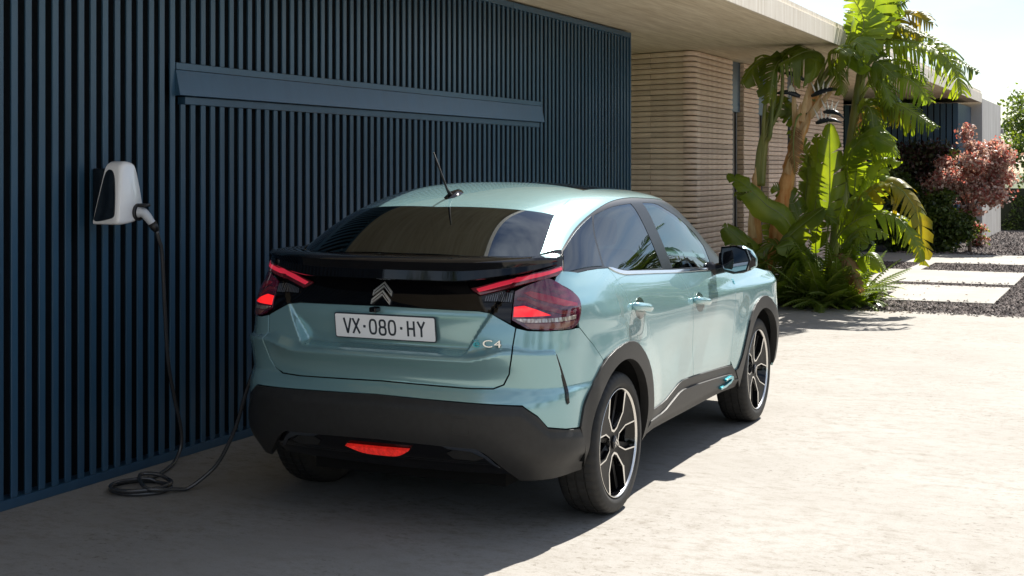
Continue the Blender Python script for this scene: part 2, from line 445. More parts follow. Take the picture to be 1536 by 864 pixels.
def pchip_rows(zk,V,z):
    # V (nrows,N) values per sample; z (N,)
    zk=np.asarray(zk,float);h=np.diff(zk)[:,None];d=np.diff(V,axis=0)/h
    m=np.zeros_like(V);w1=2*h[1:]+h[:-1];w2=h[1:]+2*h[:-1]
    same=(d[1:]*d[:-1])>0
    with np.errstate(divide='ignore',invalid='ignore'):
        mm=(w1+w2)/(w1/d[:-1]+w2/d[1:])
    m[1:-1]=np.where(same,mm,0);m[0]=d[0];m[-1]=d[-1]
    i=np.clip(np.searchsorted(zk,z)-1,0,len(zk)-2);k=np.arange(V.shape[1])
    hh=zk[i+1]-zk[i];t=np.clip((z-zk[i])/hh,-.5,1.5)
    return (2*t**3-3*t**2+1)*V[i,k]+(t**3-2*t**2+t)*hh*m[i,k]+(-2*t**3+3*t**2)*V[i+1,k]+(t**3-t**2)*hh*m[i+1,k]
def sstep(a,b,x): t=np.clip((x-a)/(b-a),0,1);return t*t*(3-2*t)
ZR=[.20,.30,.42,.52,.60,.635,.665,.70,.76,.805,.84,.90,.97,1.04,1.12,1.20,1.28]
#center y per row
YC=[-.62,-.73,-.795,-.815,-.818,-.806,-.785,-.760,-.764,-.770,-.772,-.766,-.754,-.735,-.70,-.655,-.60]
XR=[0,.22,.45,.62,.745,.825,.872]         # rear station x
YP=[-.79,-.787,-.772,-.742,-.690,-.60,-.44] # base plan
FY=[-.20,.25,.75,1.3,1.85,2.35,2.8,3.1]
# flank x per row at FY
FX0=dict(zip(ZR,[.80,.845,.872,.886,.893,.895,.896,.897,.898,.898,.8975,.896,.890,.876,.845,.80,.745]))
def build():
    rows=[]
    for z,yc in zip(ZR,YC):
        dy=yc+.79
        pts=[]
        top=sstep(1.0,1.28,np.array(z))      # corner pull-in with height
        for i,(x,y) in enumerate(zip(XR,YP)):
            if z<.42:
                k=(.42-z)/.22; xx=x*(1-.10*k*(i/6.)); d=dy+.0
                yy=y+dy*(1 if i<4 else .9)
            else:
                lipw=1 if i<3 else (.85 if i==3 else .45 if i==4 else .15)
                base=np.interp(z,[.42,.62,.70,.84,.97,1.04,1.12,1.20,1.28],[-.0,-.03,.015,-.0,.03,.05,.085,.125,.175])
                d=dy*lipw+base*(1-lipw)
                if i>=4: d=base*.75+ (dy-base)*lipw*.6 if z<1.0 else base*(.85 if i<6 else .6)
                xx=x-[0,0,0,.01,.03,.055,.075][i]*top
                if z<.70 and i>=4: xx+=.006
                yy=y+d
            pts.append((xx,yy))
        for y in FY:
            x=FX0[z]
            # haunch over rear wheel, front fender
            hr=np.exp(-((y+.02)/.45)**2); hf=np.exp(-((y-2.8)/.55)**2)
            if y<.0: x=x-.006
            if z>.95:
                # belt falls towards the front : shift profile
                sh=np.interp(y,[-.2,.25,.75,1.3,1.85,2.35,3.2],[-.02,-.012,.02,.05,.08,.11,.18])
                zz=z+sh; x=np.interp(zz,ZR+[1.36,1.46],[FX0[q] for q in ZR]+[.66,.55])
                x+=.010*hr+.016*hf
            else: x+=.006*hr+.016*hf
            pts.append((x,y))
        nose=np.interp(z,[.2,.42,.6,.8,1.0,1.28],[.08,0,0,.02,.12,.5])
        pts+= [(.76,3.44-nose),(.40,3.58-nose),(0,3.62-nose)]
        rows.append(pts)
    return np.array(rows)   # rows,cols,2
NET=build();NC=NET.shape[1]
# parameter u: chord length on row z=.84
ref=NET[10];LREF=np.concatenate([[0],np.cumsum(np.hypot(*np.diff(ref,axis=0).T))])
# symmetric extension for smoothness at centre: mirror first 3 columns
def ext(net):
    m=net[:,1:5][:,::-1].copy();m[...,0]*=-1
    return np.concatenate([m,net],axis=1)
EN=ext(NET);LE=np.concatenate([-LREF[1:5][::-1],LREF])
MX=nat(LE,EN.transpose(1,0,2).reshape(len(LE),-1)); EF=EN.transpose(1,0,2).reshape(len(LE),-1)
def trap(x,z):
    # plate recess mask
    hw=.445+(.555-.445)*(z-.86)/(1.035-.86)
    m=1-sstep(-.020,.004,np.abs(x)-hw)
    return m*sstep(.836,.862,z)*(1-sstep(1.2,1.3,z))
def body0(s,z):
    s=np.asarray(s,float);z=np.asarray(z,float);sg=np.where(s<0,-1,1);a=np.abs(s)
    V=nev(LE,EF,MX,a).reshape(len(a),len(ZR),2)
    x=pchip_rows(ZR,V[:,:,0].T,z);y=pchip_rows(ZR,V[:,:,1].T,z)
    return np.stack([x*sg,y,z],1)
def body(s,z):
    p=body0(s,z);x=np.abs(p[:,0]);z=p[:,2]
    rear=np.where(p[:,1]<-.45,1.,0.)
    # plate recess : depth falls to the top
    dep=.056*(1-.74*sstep(.86,1.03,z))
    p[:,1]+=rear*trap(x,z)*dep
    # ridge under the plate recess, running out to the vent slits in the bumper corners
    sa=np.abs(s);se=.850+(.845-z)*.36;co=sstep(.55,.80,sa)
    zl=.812+.040*sstep(.44,.66,sa);zb_=.70-.09*co
    amp=(.046*(1-co)+.026*co)*(1-sstep(-.004,.012,sa-se))
    tt=np.clip((z-zb_)/(zl-zb_),0,1);wu=.050*(1-co)+.014*co
    m=np.where(z<=zl,tt**2.0,1-sstep(0,1,(z-zl)/wu))*amp/.020
    n=np.stack([np.clip((x-.5)/.4,0,1)*np.sign(p[:,0]),-np.clip((.95-x)/.4,0,1),0*x],1)
    p+=n*(.020*m)[:,None]*rear[:,None]
    # flared haunches round the wheel arches and a hollow low in the doors
    yy=p[:,1];fl=np.where((yy>-.45)&(yy<3.2),1.,0.)
    for yc_ in (0.0,2.655):
        r=np.hypot((yy-yc_)*.94,z-.35);p[:,0]+=np.sign(p[:,0])*fl*.016*(1-sstep(.45,.68,r))*sstep(-.45,-.30,yy)
    p[:,0]-=np.sign(p[:,0])*fl*.010*np.exp(-((z-.66)/.11)**2)*sstep(.55,.95,yy)*(1-sstep(1.75,2.10,yy))
    return p
def nrm(fn,a,b,e=.002):
    du=fn(a+e,b)-fn(a-e,b);dv=fn(a,b+e)-fn(a,b-e);n=np.cross(du,dv);return n/np.linalg.norm(n,axis=1)[:,None]
# ---- greenhouse  (Y, t) t in 0..1 belt->centre
GY=[-.75,-.56,-.38,-.20,.05,.32,.7,1.1,1.45,1.75,2.05,2.35,2.65]
ZC=[1.135,1.273,1.395,1.489,1.556,1.595,1.605,1.588,1.556,1.474,1.348,1.188,1.02]
DR=[.06,.085,.112,.124,.116,.104,.090,.075,.066,.062,.058,.05,.04]
ZB=[1.05,1.17,1.188,1.195,1.19,1.155,1.13,1.105,1.085,1.065,1.045,1.0,.93]           # belt
XB=[.70,.745,.775,.80,.818,.828,.835,.838,.835,.828,.818,.80,.78]             # x belt
XE=[.63,.648,.650,.645,.642,.655,.668,.675,.672,.665,.665,.68,.70]
def _g():
    A=np.array([ZC,DR,ZB,XB,XE]).T; return A,nat(GY,A)
GA,GM=_g()
KN=np.array([0,0,0,0,.25,.5,.75,1,1,1,1.])
def bas(t):
    t=np.clip(t,0,1-1e-9);n=7;p=3
    N=[((KN[i]<=t)&(t<KN[i+1])).astype(float) for i in range(len(KN)-1)]
    for d in range(1,p+1):
        M=[]
        for i in range(len(KN)-1-d):
            a=KN[i+d]-KN[i];b=KN[i+d+1]-KN[i+1]
            M.append((0 if a==0 else (t-KN[i])/a*N[i])+(0 if b==0 else (KN[i+d+1]-t)/b*N[i+1]))
        N=M
    return np.stack(N,1)
def green(Y,t):
    Y=np.asarray(Y,float);t=np.asarray(t,float);sg=np.where(t>1,-1,1);t=np.where(t>1,2-t,t)
    q=nev(GY,GA,GM,Y);zc,dr,zb,xb,xe=q.T;ze=zc-dr
    c=[(xb,zb),(xb+(xe-xb)*.30+.012,zb+(ze-zb)*.30),(xb+(xe-xb)*.78+.012,zb+(ze-zb)*.78),(xe,ze),(xe*.80,zc-dr*.42),(xe*.42,zc),(0*xe,zc)]
    B=bas(t);x=sum(B[:,i]*c[i][0] for i in range(7));z=sum(B[:,i]*c[i][1] for i in range(7))
    return np.stack([x*sg,Y,z],1)
# ------------------------------------------------------------------ panels cut from those surfaces
def resample(poly, step):
    o = []
    n = len(poly)
    for i in range(n):
        a = np.array(poly[i], float); b = np.array(poly[(i+1) % n], float); k = max(1, int(math.ceil(np.hypot(*(b-a))/step)))
        for j in range(k): o.append(tuple(a+(b-a)*j/k))
    return o
def smoothpoly(pts, n=6):
    return [(p.x, p.y) for p in catmull([(a,b,0) for a,b in pts], n)]
def area2(p): return sum(p[i][0]*p[(i+1)%len(p)][1]-p[(i+1)%len(p)][0]*p[i][1] for i in range(len(p)))
def inset(poly, d):
    P = [Vector((a,b)) for a,b in poly]; n = len(P); o = []
    s = 1 if area2(poly) > 0 else -1
    for i in range(n):
        a = (P[i]-P[i-1]); b = (P[(i+1)%n]-P[i])
        if a.length < 1e-6 or b.length < 1e-6: o.append(tuple(P[i])); continue
        a.normalize(); b.normalize()
        na = Vector((-a.y,a.x))*s; nb = Vector((-b.y,b.x))*s; m = na+nb
        if m.length < .2: o.append(tuple(P[i])); continue
        m.normalize(); k = d/max(.45, m.dot(na)); o.append(tuple(P[i]+m*k))
    return o
def inside(px, py, poly):
    r = np.zeros(len(px), bool); n = len(poly)
    for i in range(n):
        x0,y0 = poly[i]; x1,y1 = poly[(i+1)%n]
        if y0 == y1: continue
        c = ((y0 > py) != (y1 > py)) & (px < (x1-x0)*(py-y0)/(y1-y0)+x0); r ^= c
    return r
def bdist(px, py, poly):
    d = np.full(len(px), 9.)
    for i in range(len(poly)):
        a = np.array(poly[i]); b = np.array(poly[(i+1)%len(poly)]); v = b-a; l = v@v
        t = np.clip(((px-a[0])*v[0]+(py-a[1])*v[1])/max(l,1e-12),0,1)
        d = np.minimum(d, np.hypot(px-a[0]-t*v[0], py-a[1]-t*v[1]))
    return d
def panelmesh(name, fn, poly, m, step=.02, gap=.002, off=0.0, depth=.012, holes=(), roll=.0012, disp=None):
    if area2(poly) < 0: poly = poly[::-1]
    poly = inset(poly, gap) if gap else list(poly)
    bd = resample(poly, step)
    hb = [resample(h if area2(h) < 0 else h[::-1], step) for h in holes]
    lo = np.min(bd, axis=0); hi = np.max(bd, axis=0)
    gx, gy = np.meshgrid(np.arange(lo[0], hi[0], step), np.arange(lo[1], hi[1], step)); gx = gx.ravel(); gy = gy.ravel()
    ok = inside(gx, gy, bd); gx, gy = gx[ok], gy[ok]
    ok = bdist(gx, gy, bd) > step*.45; gx, gy = gx[ok], gy[ok]
    for h in hb:
        ok = ~inside(gx, gy, h) & (bdist(gx, gy, h) > step*.45); gx, gy = gx[ok], gy[ok]
    pts = list(bd); edges = [(i, (i+1) % len(bd)) for i in range(len(bd))]
    loops = [list(range(len(bd)))]
    for h in hb:
        b0 = len(pts); pts += h; edges += [(b0+i, b0+(i+1) % len(h)) for i in range(len(h))]; loops.append(list(range(b0, b0+len(h))))
    pts += list(zip(gx, gy))
    V, E, F, ov, oe, of = delaunay_2d_cdt([Vector(p) for p in pts], edges, [], 1, 1e-6)
    V = np.array([(v.x, v.y) for v in V]); F = [tuple(f) for f in F if len(f) == 3]
    if hb:
        c = np.array([V[list(f)].mean(0) for f in F]); bad = np.zeros(len(F), bool)
        for h in hb: bad |= inside(c[:,0], c[:,1], h)
        F = [f for f, q in zip(F, bad) if not q]
    # map original -> output index
    mp_ = {}
    for i, l in enumerate(ov):
        for q in l: mp_[q] = i
    a, b = V[:,0], V[:,1]
    P0 = fn(a, b); Nn = nrm(fn, a, b)
    o_ = off(a, b) if callable(off) else off
    P0 = P0 + Nn*np.reshape(o_, (-1,1))*np.ones((len(a),1))
    if callable(off):
        e = .003
        def f2(x, y): return fn(x,y)+nrm(fn,x,y)*np.reshape(off(x,y),(-1,1))
        Nn = nrm(f2, a, b, e)
    vs = list(P0); ns = list(Nn); fs = list(F)
    for L_ in loops:
        idx = [mp_[i] for i in L_]; n = len(idx); b0 = len(vs)
        for k in range(n):
            i = idx[k]; p = P0[i]; nn = Nn[i]
            tan = P0[idx[(k+1)%n]]-P0[idx[k-1]]; out_ = np.cross(tan, nn); l = np.linalg.norm(out_); out_ = out_/l if l > 1e-9 else nn*0
            vs.append(p); ns.append((nn+out_)/np.linalg.norm(nn+out_+1e-9))
            vs.append(p-nn*roll*1.5+out_*roll); ns.append(out_+1e-6)
            vs.append(p-nn*depth+out_*roll*.5); ns.append(out_+1e-6)
        for k in range(n):
            k2 = (k+1) % n
            for j in range(2): fs.append((b0+3*k+j, b0+3*k+j+1, b0+3*k2+j+1, b0+3*k2+j))
    me = mesh(name, vs, fs, m, True, normals=ns)
    return me
def mirror_mesh(me):
    c = me.copy(); n = len(c.vertices)
    co = np.empty(n*3); c.vertices.foreach_get('co', co); co = co.reshape(-1,3)
    ns = np.array([v.normal[:] for v in me.vertices]) if not me.has_custom_normals else None
    vs = co*np.array([-1,1,1]); fs = [tuple(p.vertices)[::-1] for p in me.polygons]
    nl = None
    if me.has_custom_normals:
        nl = np.zeros((n,3))
        for l in me.loops: nl[l.vertex_index] = me.corner_normals[l.index].vector
        nl = nl*np.array([-1,1,1])
    k = mesh(me.name, vs, fs, None, True, normals=nl, mats=list(me.materials), fm=[p.material_index for p in me.polygons]); bpy.data.meshes.remove(c); return k
def panel(name, fn, poly, m, parent, both=True, **k):
    me = panelmesh(name, fn, poly, m, **k); o = link(name, me, parent)
    if both: l = link(name, mirror_mesh(me), parent); return o, l
    return o, None
def sym(right, fnm=lambda p: (-p[0], p[1])):
    """right: points from centre-bottom going out and back to centre-top"""
    left = [fnm(p) for p in right if abs(p[0]) > 1e-6][::-1]
    return list(right) + left
# ------------------------------------------------------------------ car materials
def paintmat():
    m = mat('pale_teal_metallic_paint', (.270,.455,.475), .23, metal=.5, spec=.5, coat=1.0, coatr=.015)
    N, L, b = nodes(m)
    t = N.new('ShaderNodeTexCoord'); n = N.new('ShaderNodeTexNoise'); n.inputs['Scale'].default_value = 900; n.inputs['Detail'].default_value = 1
    L.new(t.outputs['Object'], n.inputs['Vector'])
    bp = N.new('ShaderNodeBump'); bp.inputs['Strength'].default_value = .012; bp.inputs['Distance'].default_value = .0004
    L.new(n.outputs['Fac'], bp.inputs['Height']); L.new(bp.outputs[0], b.inputs['Normal'])
    return m
PAINT = paintmat()
GLB = mat('gloss_black', (.003,.003,.004), .05, spec=.42)
PLA = vary(mat('charcoal_plastic', rough=.45, spec=.38), (.019,.0185,.018), (.024,.0235,.023), scale=30, bump=.12, bscale=900, bdist=.0006)
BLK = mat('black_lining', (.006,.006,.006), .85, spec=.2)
RUB = vary(mat('tyre_rubber', rough=.62, spec=.35), (.014,.014,.014), (.024,.023,.022), scale=12)
CHR = mat('satin_chrome', (.78,.78,.77), .14, metal=1.0)
ALU = mat('machined_aluminium', (.80,.78,.75), .22, metal=1.0)
TEAL = mat('teal_accent', (.05,.42,.50), .25, metal=.6, coat=1)
REDL = mat('lit_red_lens', (.45,.004,.008), .08, spec=.6, coat=1, emis=(1,.02,.02), es=.42)
REDB = mat('pink_red_light_guide', (.50,.012,.03), .08, spec=.6, coat=1, emis=(1,.05,.10), es=.16)
FOGL = vary(mat('lit_fog_lens', rough=.12, spec=.6, coat=1, emis=(1,.03,.02), es=.16), (.05,.001,.001), (.80,.03,.02), scale=45, stretch=(1,1,.5))
DRED = vary(mat('dark_red_lens', rough=.05, spec=.7, coat=1, coatr=.01), (.045,.004,.016), (.13,.010,.035), scale=14, stretch=(1,1,3))
SMOK = mat('smoked_red_lens', (.16,.02,.03), .06, spec=.6, coat=1)
CLRL = vary(mat('clear_reflector', rough=.12, metal=.6), (.25,.17,.14), (.75,.68,.6), scale=90, stretch=(1,1,.3))
INDL = mat('unlit_red_lens', (.26,.008,.025), .06, spec=.7, coat=1, coatr=.01)
BRN = mat('rosy_lens_strip', (.20,.075,.06), .1, spec=.6, coat=1)
PLATE = mat('plate_white', (.84,.85,.87), .3, spec=.5)
INK = mat('plate_ink', (.02,.028,.04), .4)
CABIN = mat('cabin_trim', (.020,.021,.023), .7)
SEAT = mat('seat_cloth', (.055,.055,.058), .8)
def glassmat(name, tint, ior=1.5, boost=1.0):
    m = bpy.data.materials.new(name); m.use_nodes = True; N = m.node_tree.nodes; L = m.node_tree.links; N.clear()
    o = N.new('ShaderNodeOutputMaterial'); x = N.new('ShaderNodeMixShader'); t = N.new('ShaderNodeBsdfTransparent'); g = N.new('ShaderNodeBsdfGlossy')
    t.inputs[0].default_value = (*tint, 1); g.inputs['Roughness'].default_value = .006; g.inputs['Color'].default_value = (.86,.94,1,1)
    f = N.new('ShaderNodeFresnel'); f.inputs['IOR'].default_value = ior
    L.new(f.outputs[0], x.inputs[0]); L.new(t.outputs[0], x.inputs[1]); L.new(g.outputs[0], x.inputs[2]); L.new(x.outputs[0], o.inputs['Surface']); return m
GLASS = glassmat('door_glass', (.24,.28,.27), 1.8)
SAT = mat('satin_black_trim', (.008,.009,.011), .32, spec=.35)
SPK = mat('black_spoke', (.0035,.0035,.004), .4, spec=.12)
BADGE = mat('bright_badge', (.75,.76,.77), .28, metal=.7)
PRIV2 = glassmat('rear_door_privacy_glass', (.05,.058,.062), 1.88)
PRIV = glassmat('privacy_glass', (.012,.014,.016), 2.15)
car = empty('parked_car', (0,0,0))
tag(car, 'pale teal electric crossover car seen from behind, plugged in beside the slatted wall', 'car')
FS = 1.49   # flank : s = y + FS
# ---- rear end
tg = [(0,.697),(.46,.690),(.565,.693),(.612,.712),(.638,.76),(.650,.83),(.664,.968),(.548,1.025),(.481,1.034),(0,1.039)]
tailgate, _ = panel('tailgate', body, sym(tg), PAINT, car, both=False, step=.0085)
band = [(0,1.0395),(.481,1.0345),(.548,1.0255),(.641,.984),(.641,1.128),(.591,1.128),(.473,1.098),(.418,1.128),(.39,1.168),(0,1.172)]
panel('tailgate_trim', body, sym(band), GLB, car, both=False, step=.014, gap=.001, off=.004)
upt = [(0,1.173),(.391,1.169),(.420,1.134),(.557,1.170),(.726,1.209),(.90,1.236),(.905,1.275),(0,1.275)]
panel('upper_trim', body, sym(upt), GLB, car, both=False, step=.03, gap=.0005)
bu = [(0,.6935),(.463,.6865),(.568,.6895),(.616,.709),(.642,.7585),(.654,.83),(.668,.965),(.72,.954),(.80,.951),(.928,.949),(1.012,.950),(1.148,.860),(1.232,.776),(1.19,.745),(1.122,.690),(1.06,.590),(1.021,.500),(.92,.508),(.819,.526),(.775,.580),(.709,.628),(.329,.635),(0,.641)]
panel('rear_bumper', body, sym(bu), PAINT, car, both=False, step=.0095, gap=.001)
def bl_off(a, b): return .006 + .010*sstep(.0,.05, np.interp(np.abs(a), [0,.33,.709,.819,1.03], [.637,.629,.622,.520,.494]) - b)
blw = [(0,.6375),(.329,.6305),(.709,.6225),(.775,.575),(.819,.521),(.92,.503),(1.025,.494),(1.045,.40),(1.06,.290),(.85,.284),(.692,.286),(.591,.374),(.545,.412),(.506,.430),(0,.440)]
lower, _ = panel('bumper_cladding', body, sym(blw), PLA, car, both=False, step=.016, gap=.0008, off=bl_off, depth=.035)
def df_off(a, b): return -.030 - .02*sstep(.34,.30,b)
dif = [(0,.455),(.51,.445),(.60,.385),(.70,.290),(.68,.245),(0,.235)]
panel('diffuser', body, sym(dif), GLB, car, both=False, step=.02, gap=0, off=df_off)
fogp = smoothpoly([(-.185,.378),(-.10,.350),(0,.345),(.09,.350),(.155,.382)], 4) + [(.0,.379)]
panel('fog_lamp', body, fogp, FOGL, car, both=False, step=.02, gap=0, off=-.006, depth=.02)
# exhaust style accents beside the diffuser, sky reflection put into a bluish metal
for sg in (1,):
    ac = [(.30,.432),(.42,.425),(.50,.418),(.555,.376),(.60,.325),(.575,.335),(.535,.372),(.47,.402),(.36,.408)]
    panel('diffuser_accent', body, ac, mat('sky_sheen_metal', (.20,.22,.25), .16, metal=1.0), car, step=.02, gap=0, off=-.010, depth=.012)
    gr = [(.34,.375),(.38,.395),(.46,.392),(.52,.36),(.48,.345),(.37,.35)]
    panel('diffuser_grille', body, gr, PLA, car, step=.02, gap=0, off=-.024, depth=.006)
tw = resample([(.402,.566),(.478,.563),(.479,.492),(.403,.494)], .02)
towm = panel('tow_cover', body, [(.402,.566),(.478,.563),(.479,.492),(.403,.494)], PLA, car, both=False, step=.02, gap=.0, off=.0175, depth=.004)
# vent slits in the bumper corners
vp = [(.853,.846),(.862,.846),(.885,.785),(.918,.69),(.943,.625),(.932,.618),(.920,.640),(.897,.70),(.873,.77)]
panel('bumper_vent', body0, vp, GLB, car, step=.012, gap=0, off=.007, depth=.014)
# ---- lamps
lampo = smoothpoly([(.644,1.124),(.70,1.150),(.755,1.168),(.802,1.181),(.848,1.168),(.91,1.137),(.971,1.112),(1.012,1.082),(1.021,1.045),(1.013,1.008),(.995,.975),(.96,.957),(.928,.953)],3)+[(.80,.955),(.717,.963),(.645,1.0)]
la = panel('tail_lamp', body, lampo, DRED, car, step=.014, gap=.001, off=.005)
for o in la:
    sgn = 1 if o is la[0] else -1
    def sub(nm, poly, m, **k):
        me = panelmesh(nm, body, poly, m, step=.012, gap=0, **k); 
        if sgn < 0: me = mirror_mesh(me)
        link(nm, me, o)
    sub('brake_light', [(.650,1.056),(.695,1.062),(.75,1.046),(.819,1.020),(.652,1.014)], REDL, off=.0065, depth=.003)
    sub('reversing_light', [(.654,1.006),(.80,1.006),(.90,1.008),(.975,1.012),(.97,.995),(.88,.990),(.70,.990)], CLRL, off=.0065, depth=.003)
    sub('lens_strip', [(.70,.985),(.90,.985),(.965,.988),(.95,.970),(.91,.962),(.735,.964)], BRN, off=.0065, depth=.003)
    sub('indicator', [(.69,1.118),(.72,1.126),(.80,1.108),(.90,1.080),(.985,1.063),(.985,1.052),(.89,1.056),(.80,1.078),(.73,1.098)], INDL, off=.0065, depth=.003)
    sub('light_guide', [(.66,1.098),(.70,1.098),(.78,1.068),(.88,1.036),(.96,1.028),(.95,1.020),(.87,1.024),(.77,1.05),(.70,1.084),(.66,1.086)], SMOK, off=.0065, depth=.003)
bl = panel('lamp_blade', body, [(.424,1.128),(.557,1.164),(.726,1.203),(.893,1.231),(.901,1.212),(.861,1.190),(.790,1.178),(.717,1.164),(.591,1.132),(.475,1.101)], SMOK, car, step=.014, gap=.0005, off=.010)
for o in bl:
    me = panelmesh('light_bar', body, [(.452,1.127),(.557,1.158),(.726,1.196),(.885,1.224),(.890,1.213),(.726,1.180),(.60,1.150),(.468,1.115)], REDB, step=.014, gap=0, off=.0118, depth=.004)
    link('light_bar', me if o is bl[0] else mirror_mesh(me), o)
lg = panel('lamp_grille', body, [(.484,1.094),(.593,1.122),(.639,1.122),(.640,1.075),(.492,1.072)], GLB, car, step=.02, gap=0, off=.006, depth=.006)
GRY = mat('grille_tooth', (.16,.17,.19), .3, metal=.7)
for o in lg:
    for i in range(13):
        s0 = .503+i*.0104; zt = min(1.118, 1.096+(s0-.484)*.24)
        q = panelmesh('tooth', body, [(s0,1.077),(s0+.0045,1.077),(s0+.0075,zt-.003),(s0+.003,zt-.003)], GRY, step=.05, gap=0, off=.009, depth=.004)
        link('tooth', q if o is lg[0] else mirror_mesh(q), o)
# ---- flank
arcO = [(1.021,.497),(1.06,.590),(1.122,.690),(1.195,.752),(1.274,.790),(1.36,.814),(1.452,.827),(1.53,.832),(1.60,.826),(1.66,.812),(1.713,.789),(1.785,.745),(1.840,.699),(1.89,.64),(1.924,.578),(1.96,.49),(1.985,.419)]
door_r = smoothpoly([(1.736,.777),(1.700,.830),(1.676,.895),(1.645,.965),(1.612,1.045),(1.573,1.11),(1.528,1.19)],3)
belt = [(1.528,1.190),(1.58,1.183),(1.64,1.170),(1.70,1.160),(1.76,1.154),(2.15,1.130),(2.557,1.105)]
qp = [(1.013,.953),(1.148,.863),(1.232,.779)] + arcO[4:11] + door_r[1:] + [(1.40,1.196),(1.25,1.197),(1.08,1.194),(.985,1.203),(.903,1.208),(.862,1.187),(.846,1.162),(.912,1.141),(.973,1.116),(1.016,1.084),(1.026,1.045),(1.018,1.005),(1.004,.975)]
panel('quarter_panel', body, qp, PAINT, car, step=.014, gap=.0012)
bsh = smoothpoly([(2.557,1.105),(2.625,1.045),(2.662,.965),(2.685,.86),(2.697,.76),(2.712,.63),(2.735,.495)],3)
rd = door_r[::-1] + [(1.785,.745),(1.840,.699),(1.89,.64),(1.924,.578),(1.96,.49),(1.985,.423),(2.178,.421),(2.26,.432),(2.36,.462),(2.46,.490),(2.532,.499)] + bsh[::-1] + belt[1:-1][::-1]
dr_, dl_ = panel('door', body, rd, PAINT, car, step=.016, gap=.0022); dr_['label'] = 'rear passenger door'
fsh = smoothpoly([(3.500,.455),(3.497,.54),(3.522,.70),(3.556,.85),(3.575,.95),(3.55,1.052)],3)
fd = bsh + [(3.0,.480)] + fsh + [(3.36,1.062),(2.95,1.086)]
fr_, fl_ = panel('door', body, fd, PAINT, car, step=.016, gap=.0022); fr_['label'] = 'front passenger door'
arcF = [(FS+y, z) for y,z in [(2.10,.41),(2.145,.42),(2.20,.49),(2.245,.578),(2.32,.699),(2.39,.758),(2.47,.80),(2.56,.824),(2.64,.832),(2.73,.827),(2.82,.80),(2.92,.75),(3.0,.688),(3.06,.60),(3.10,.50),(3.12,.42)]]
fe = [(3.555,.43),(3.59,.408)] + arcF[1:] + [(4.66,.55),(4.68,.80),(4.62,.955),(4.3,1.005),(3.95,1.03),(3.55,1.052)] + fsh[::-1][1:-1]
panel('front_wing', body, fe, PAINT, car, step=.02, gap=.0015)
smx = body(np.array([4.0]),np.array([.6]))
SMAX = float(LREF[-1])
def cl_off(a, b): return .010+0*a
def ring(out_, cy, rad, a0, a1, n=40):
    inn = [(cy+rad*math.cos(t), .350+rad*math.sin(t)) for t in np.linspace(a0, a1, n)]
    return out_ + inn
panel('arch_cladding', body, ring(arcO+[(1.985,.36),(1.93,.305)], FS, .402, R(-10), R(188)), PLA, car, step=.018, gap=0, off=.011, depth=.045)
panel('arch_cladding', body, ring(arcF+[(4.61,.36)], FS+2.655, .402, R(-2), R(190)), PLA, car, step=.018, gap=0, off=.011, depth=.045)
silt = [(1.955,.424),(2.178,.4215),(2.26,.433),(2.36,.463),(2.46,.491),(2.532,.4995),(2.735,.4945),(3.0,.4805),(3.477,.4535),(3.52,.449),(3.555,.428),(3.59,.4075),(3.66,.40)]
def si_off(a, b):
    zt = np.interp(a, [p[0] for p in silt], [p[1] for p in silt]); return .005+.020*sstep(.045,.062, zt-b)-.02*sstep(.35,.29,b)
silm = [(a, max(.335, b-.052)) for a, b in silt]
panel('sill_cladding', body, silt+silm[::-1], PLA, car, step=.02, gap=.0004, off=.006, depth=.012)
panel('sill_skirt', body, silm+[(3.70,.29),(1.90,.29)], PLA, car, step=.02, gap=.0004, off=lambda a,b: .016-.02*sstep(.36,.29,b), depth=.03)
ab = [(3.285,.352),(3.300,.338),(3.40,.338),(3.485,.352),(3.515,.372),(3.505,.392),(3.47,.398),(3.38,.388),(3.37,.378),(3.45,.382),(3.485,.378),(3.478,.366),(3.40,.354),(3.31,.352)]
panel('sill_accent', body, ab, TEAL, car, step=.03, gap=0, off=.032, depth=.02)
panel('chrome_strip', body, [(1.530,1.1935),(1.58,1.187),(1.64,1.174),(1.70,1.164),(1.76,1.158),(2.15,1.134),(2.557,1.109),(2.95,1.090),(3.40,1.064),(3.40,1.052),(2.95,1.076),(2.557,1.094),(2.15,1.119),(1.76,1.141),(1.70,1.146),(1.64,1.156),(1.58,1.171)], CHR, car, step=.02, gap=0, off=.0055, depth=.008)
fb = [(4.665,.42),(4.69,.80),(4.65,.955),(5.0,.95),(SMAX-.01,.93),(SMAX-.01,.25),(5.0,.25),(4.66,.30)]
panel('front_bumper', body, fb, PAINT, car, step=.04, gap=0)
# bonnet
hx = np.linspace(-1,1,17); hyv = np.linspace(2.02,3.45,14); HV=[]; HF=[]
for j,y in enumerate(hyv):
    wd = np.interp(y,[2.02,2.6,3.1,3.45],[.83,.845,.82,.60]); ze = np.interp(y,[2.02,2.46,2.85,3.13,3.45],[1.056,1.032,1.008,.962,.86])
    for x in hx: HV.append((x*wd, y, ze+(.05-.02*(y-2))*(1-abs(x)**2.5)))
for j in range(13):
    for i in range(16): HF.append((j*17+i,j*17+i+1,(j+1)*17+i+1,(j+1)*17+i))
mo('bonnet', HV, HF, PAINT, car, True)
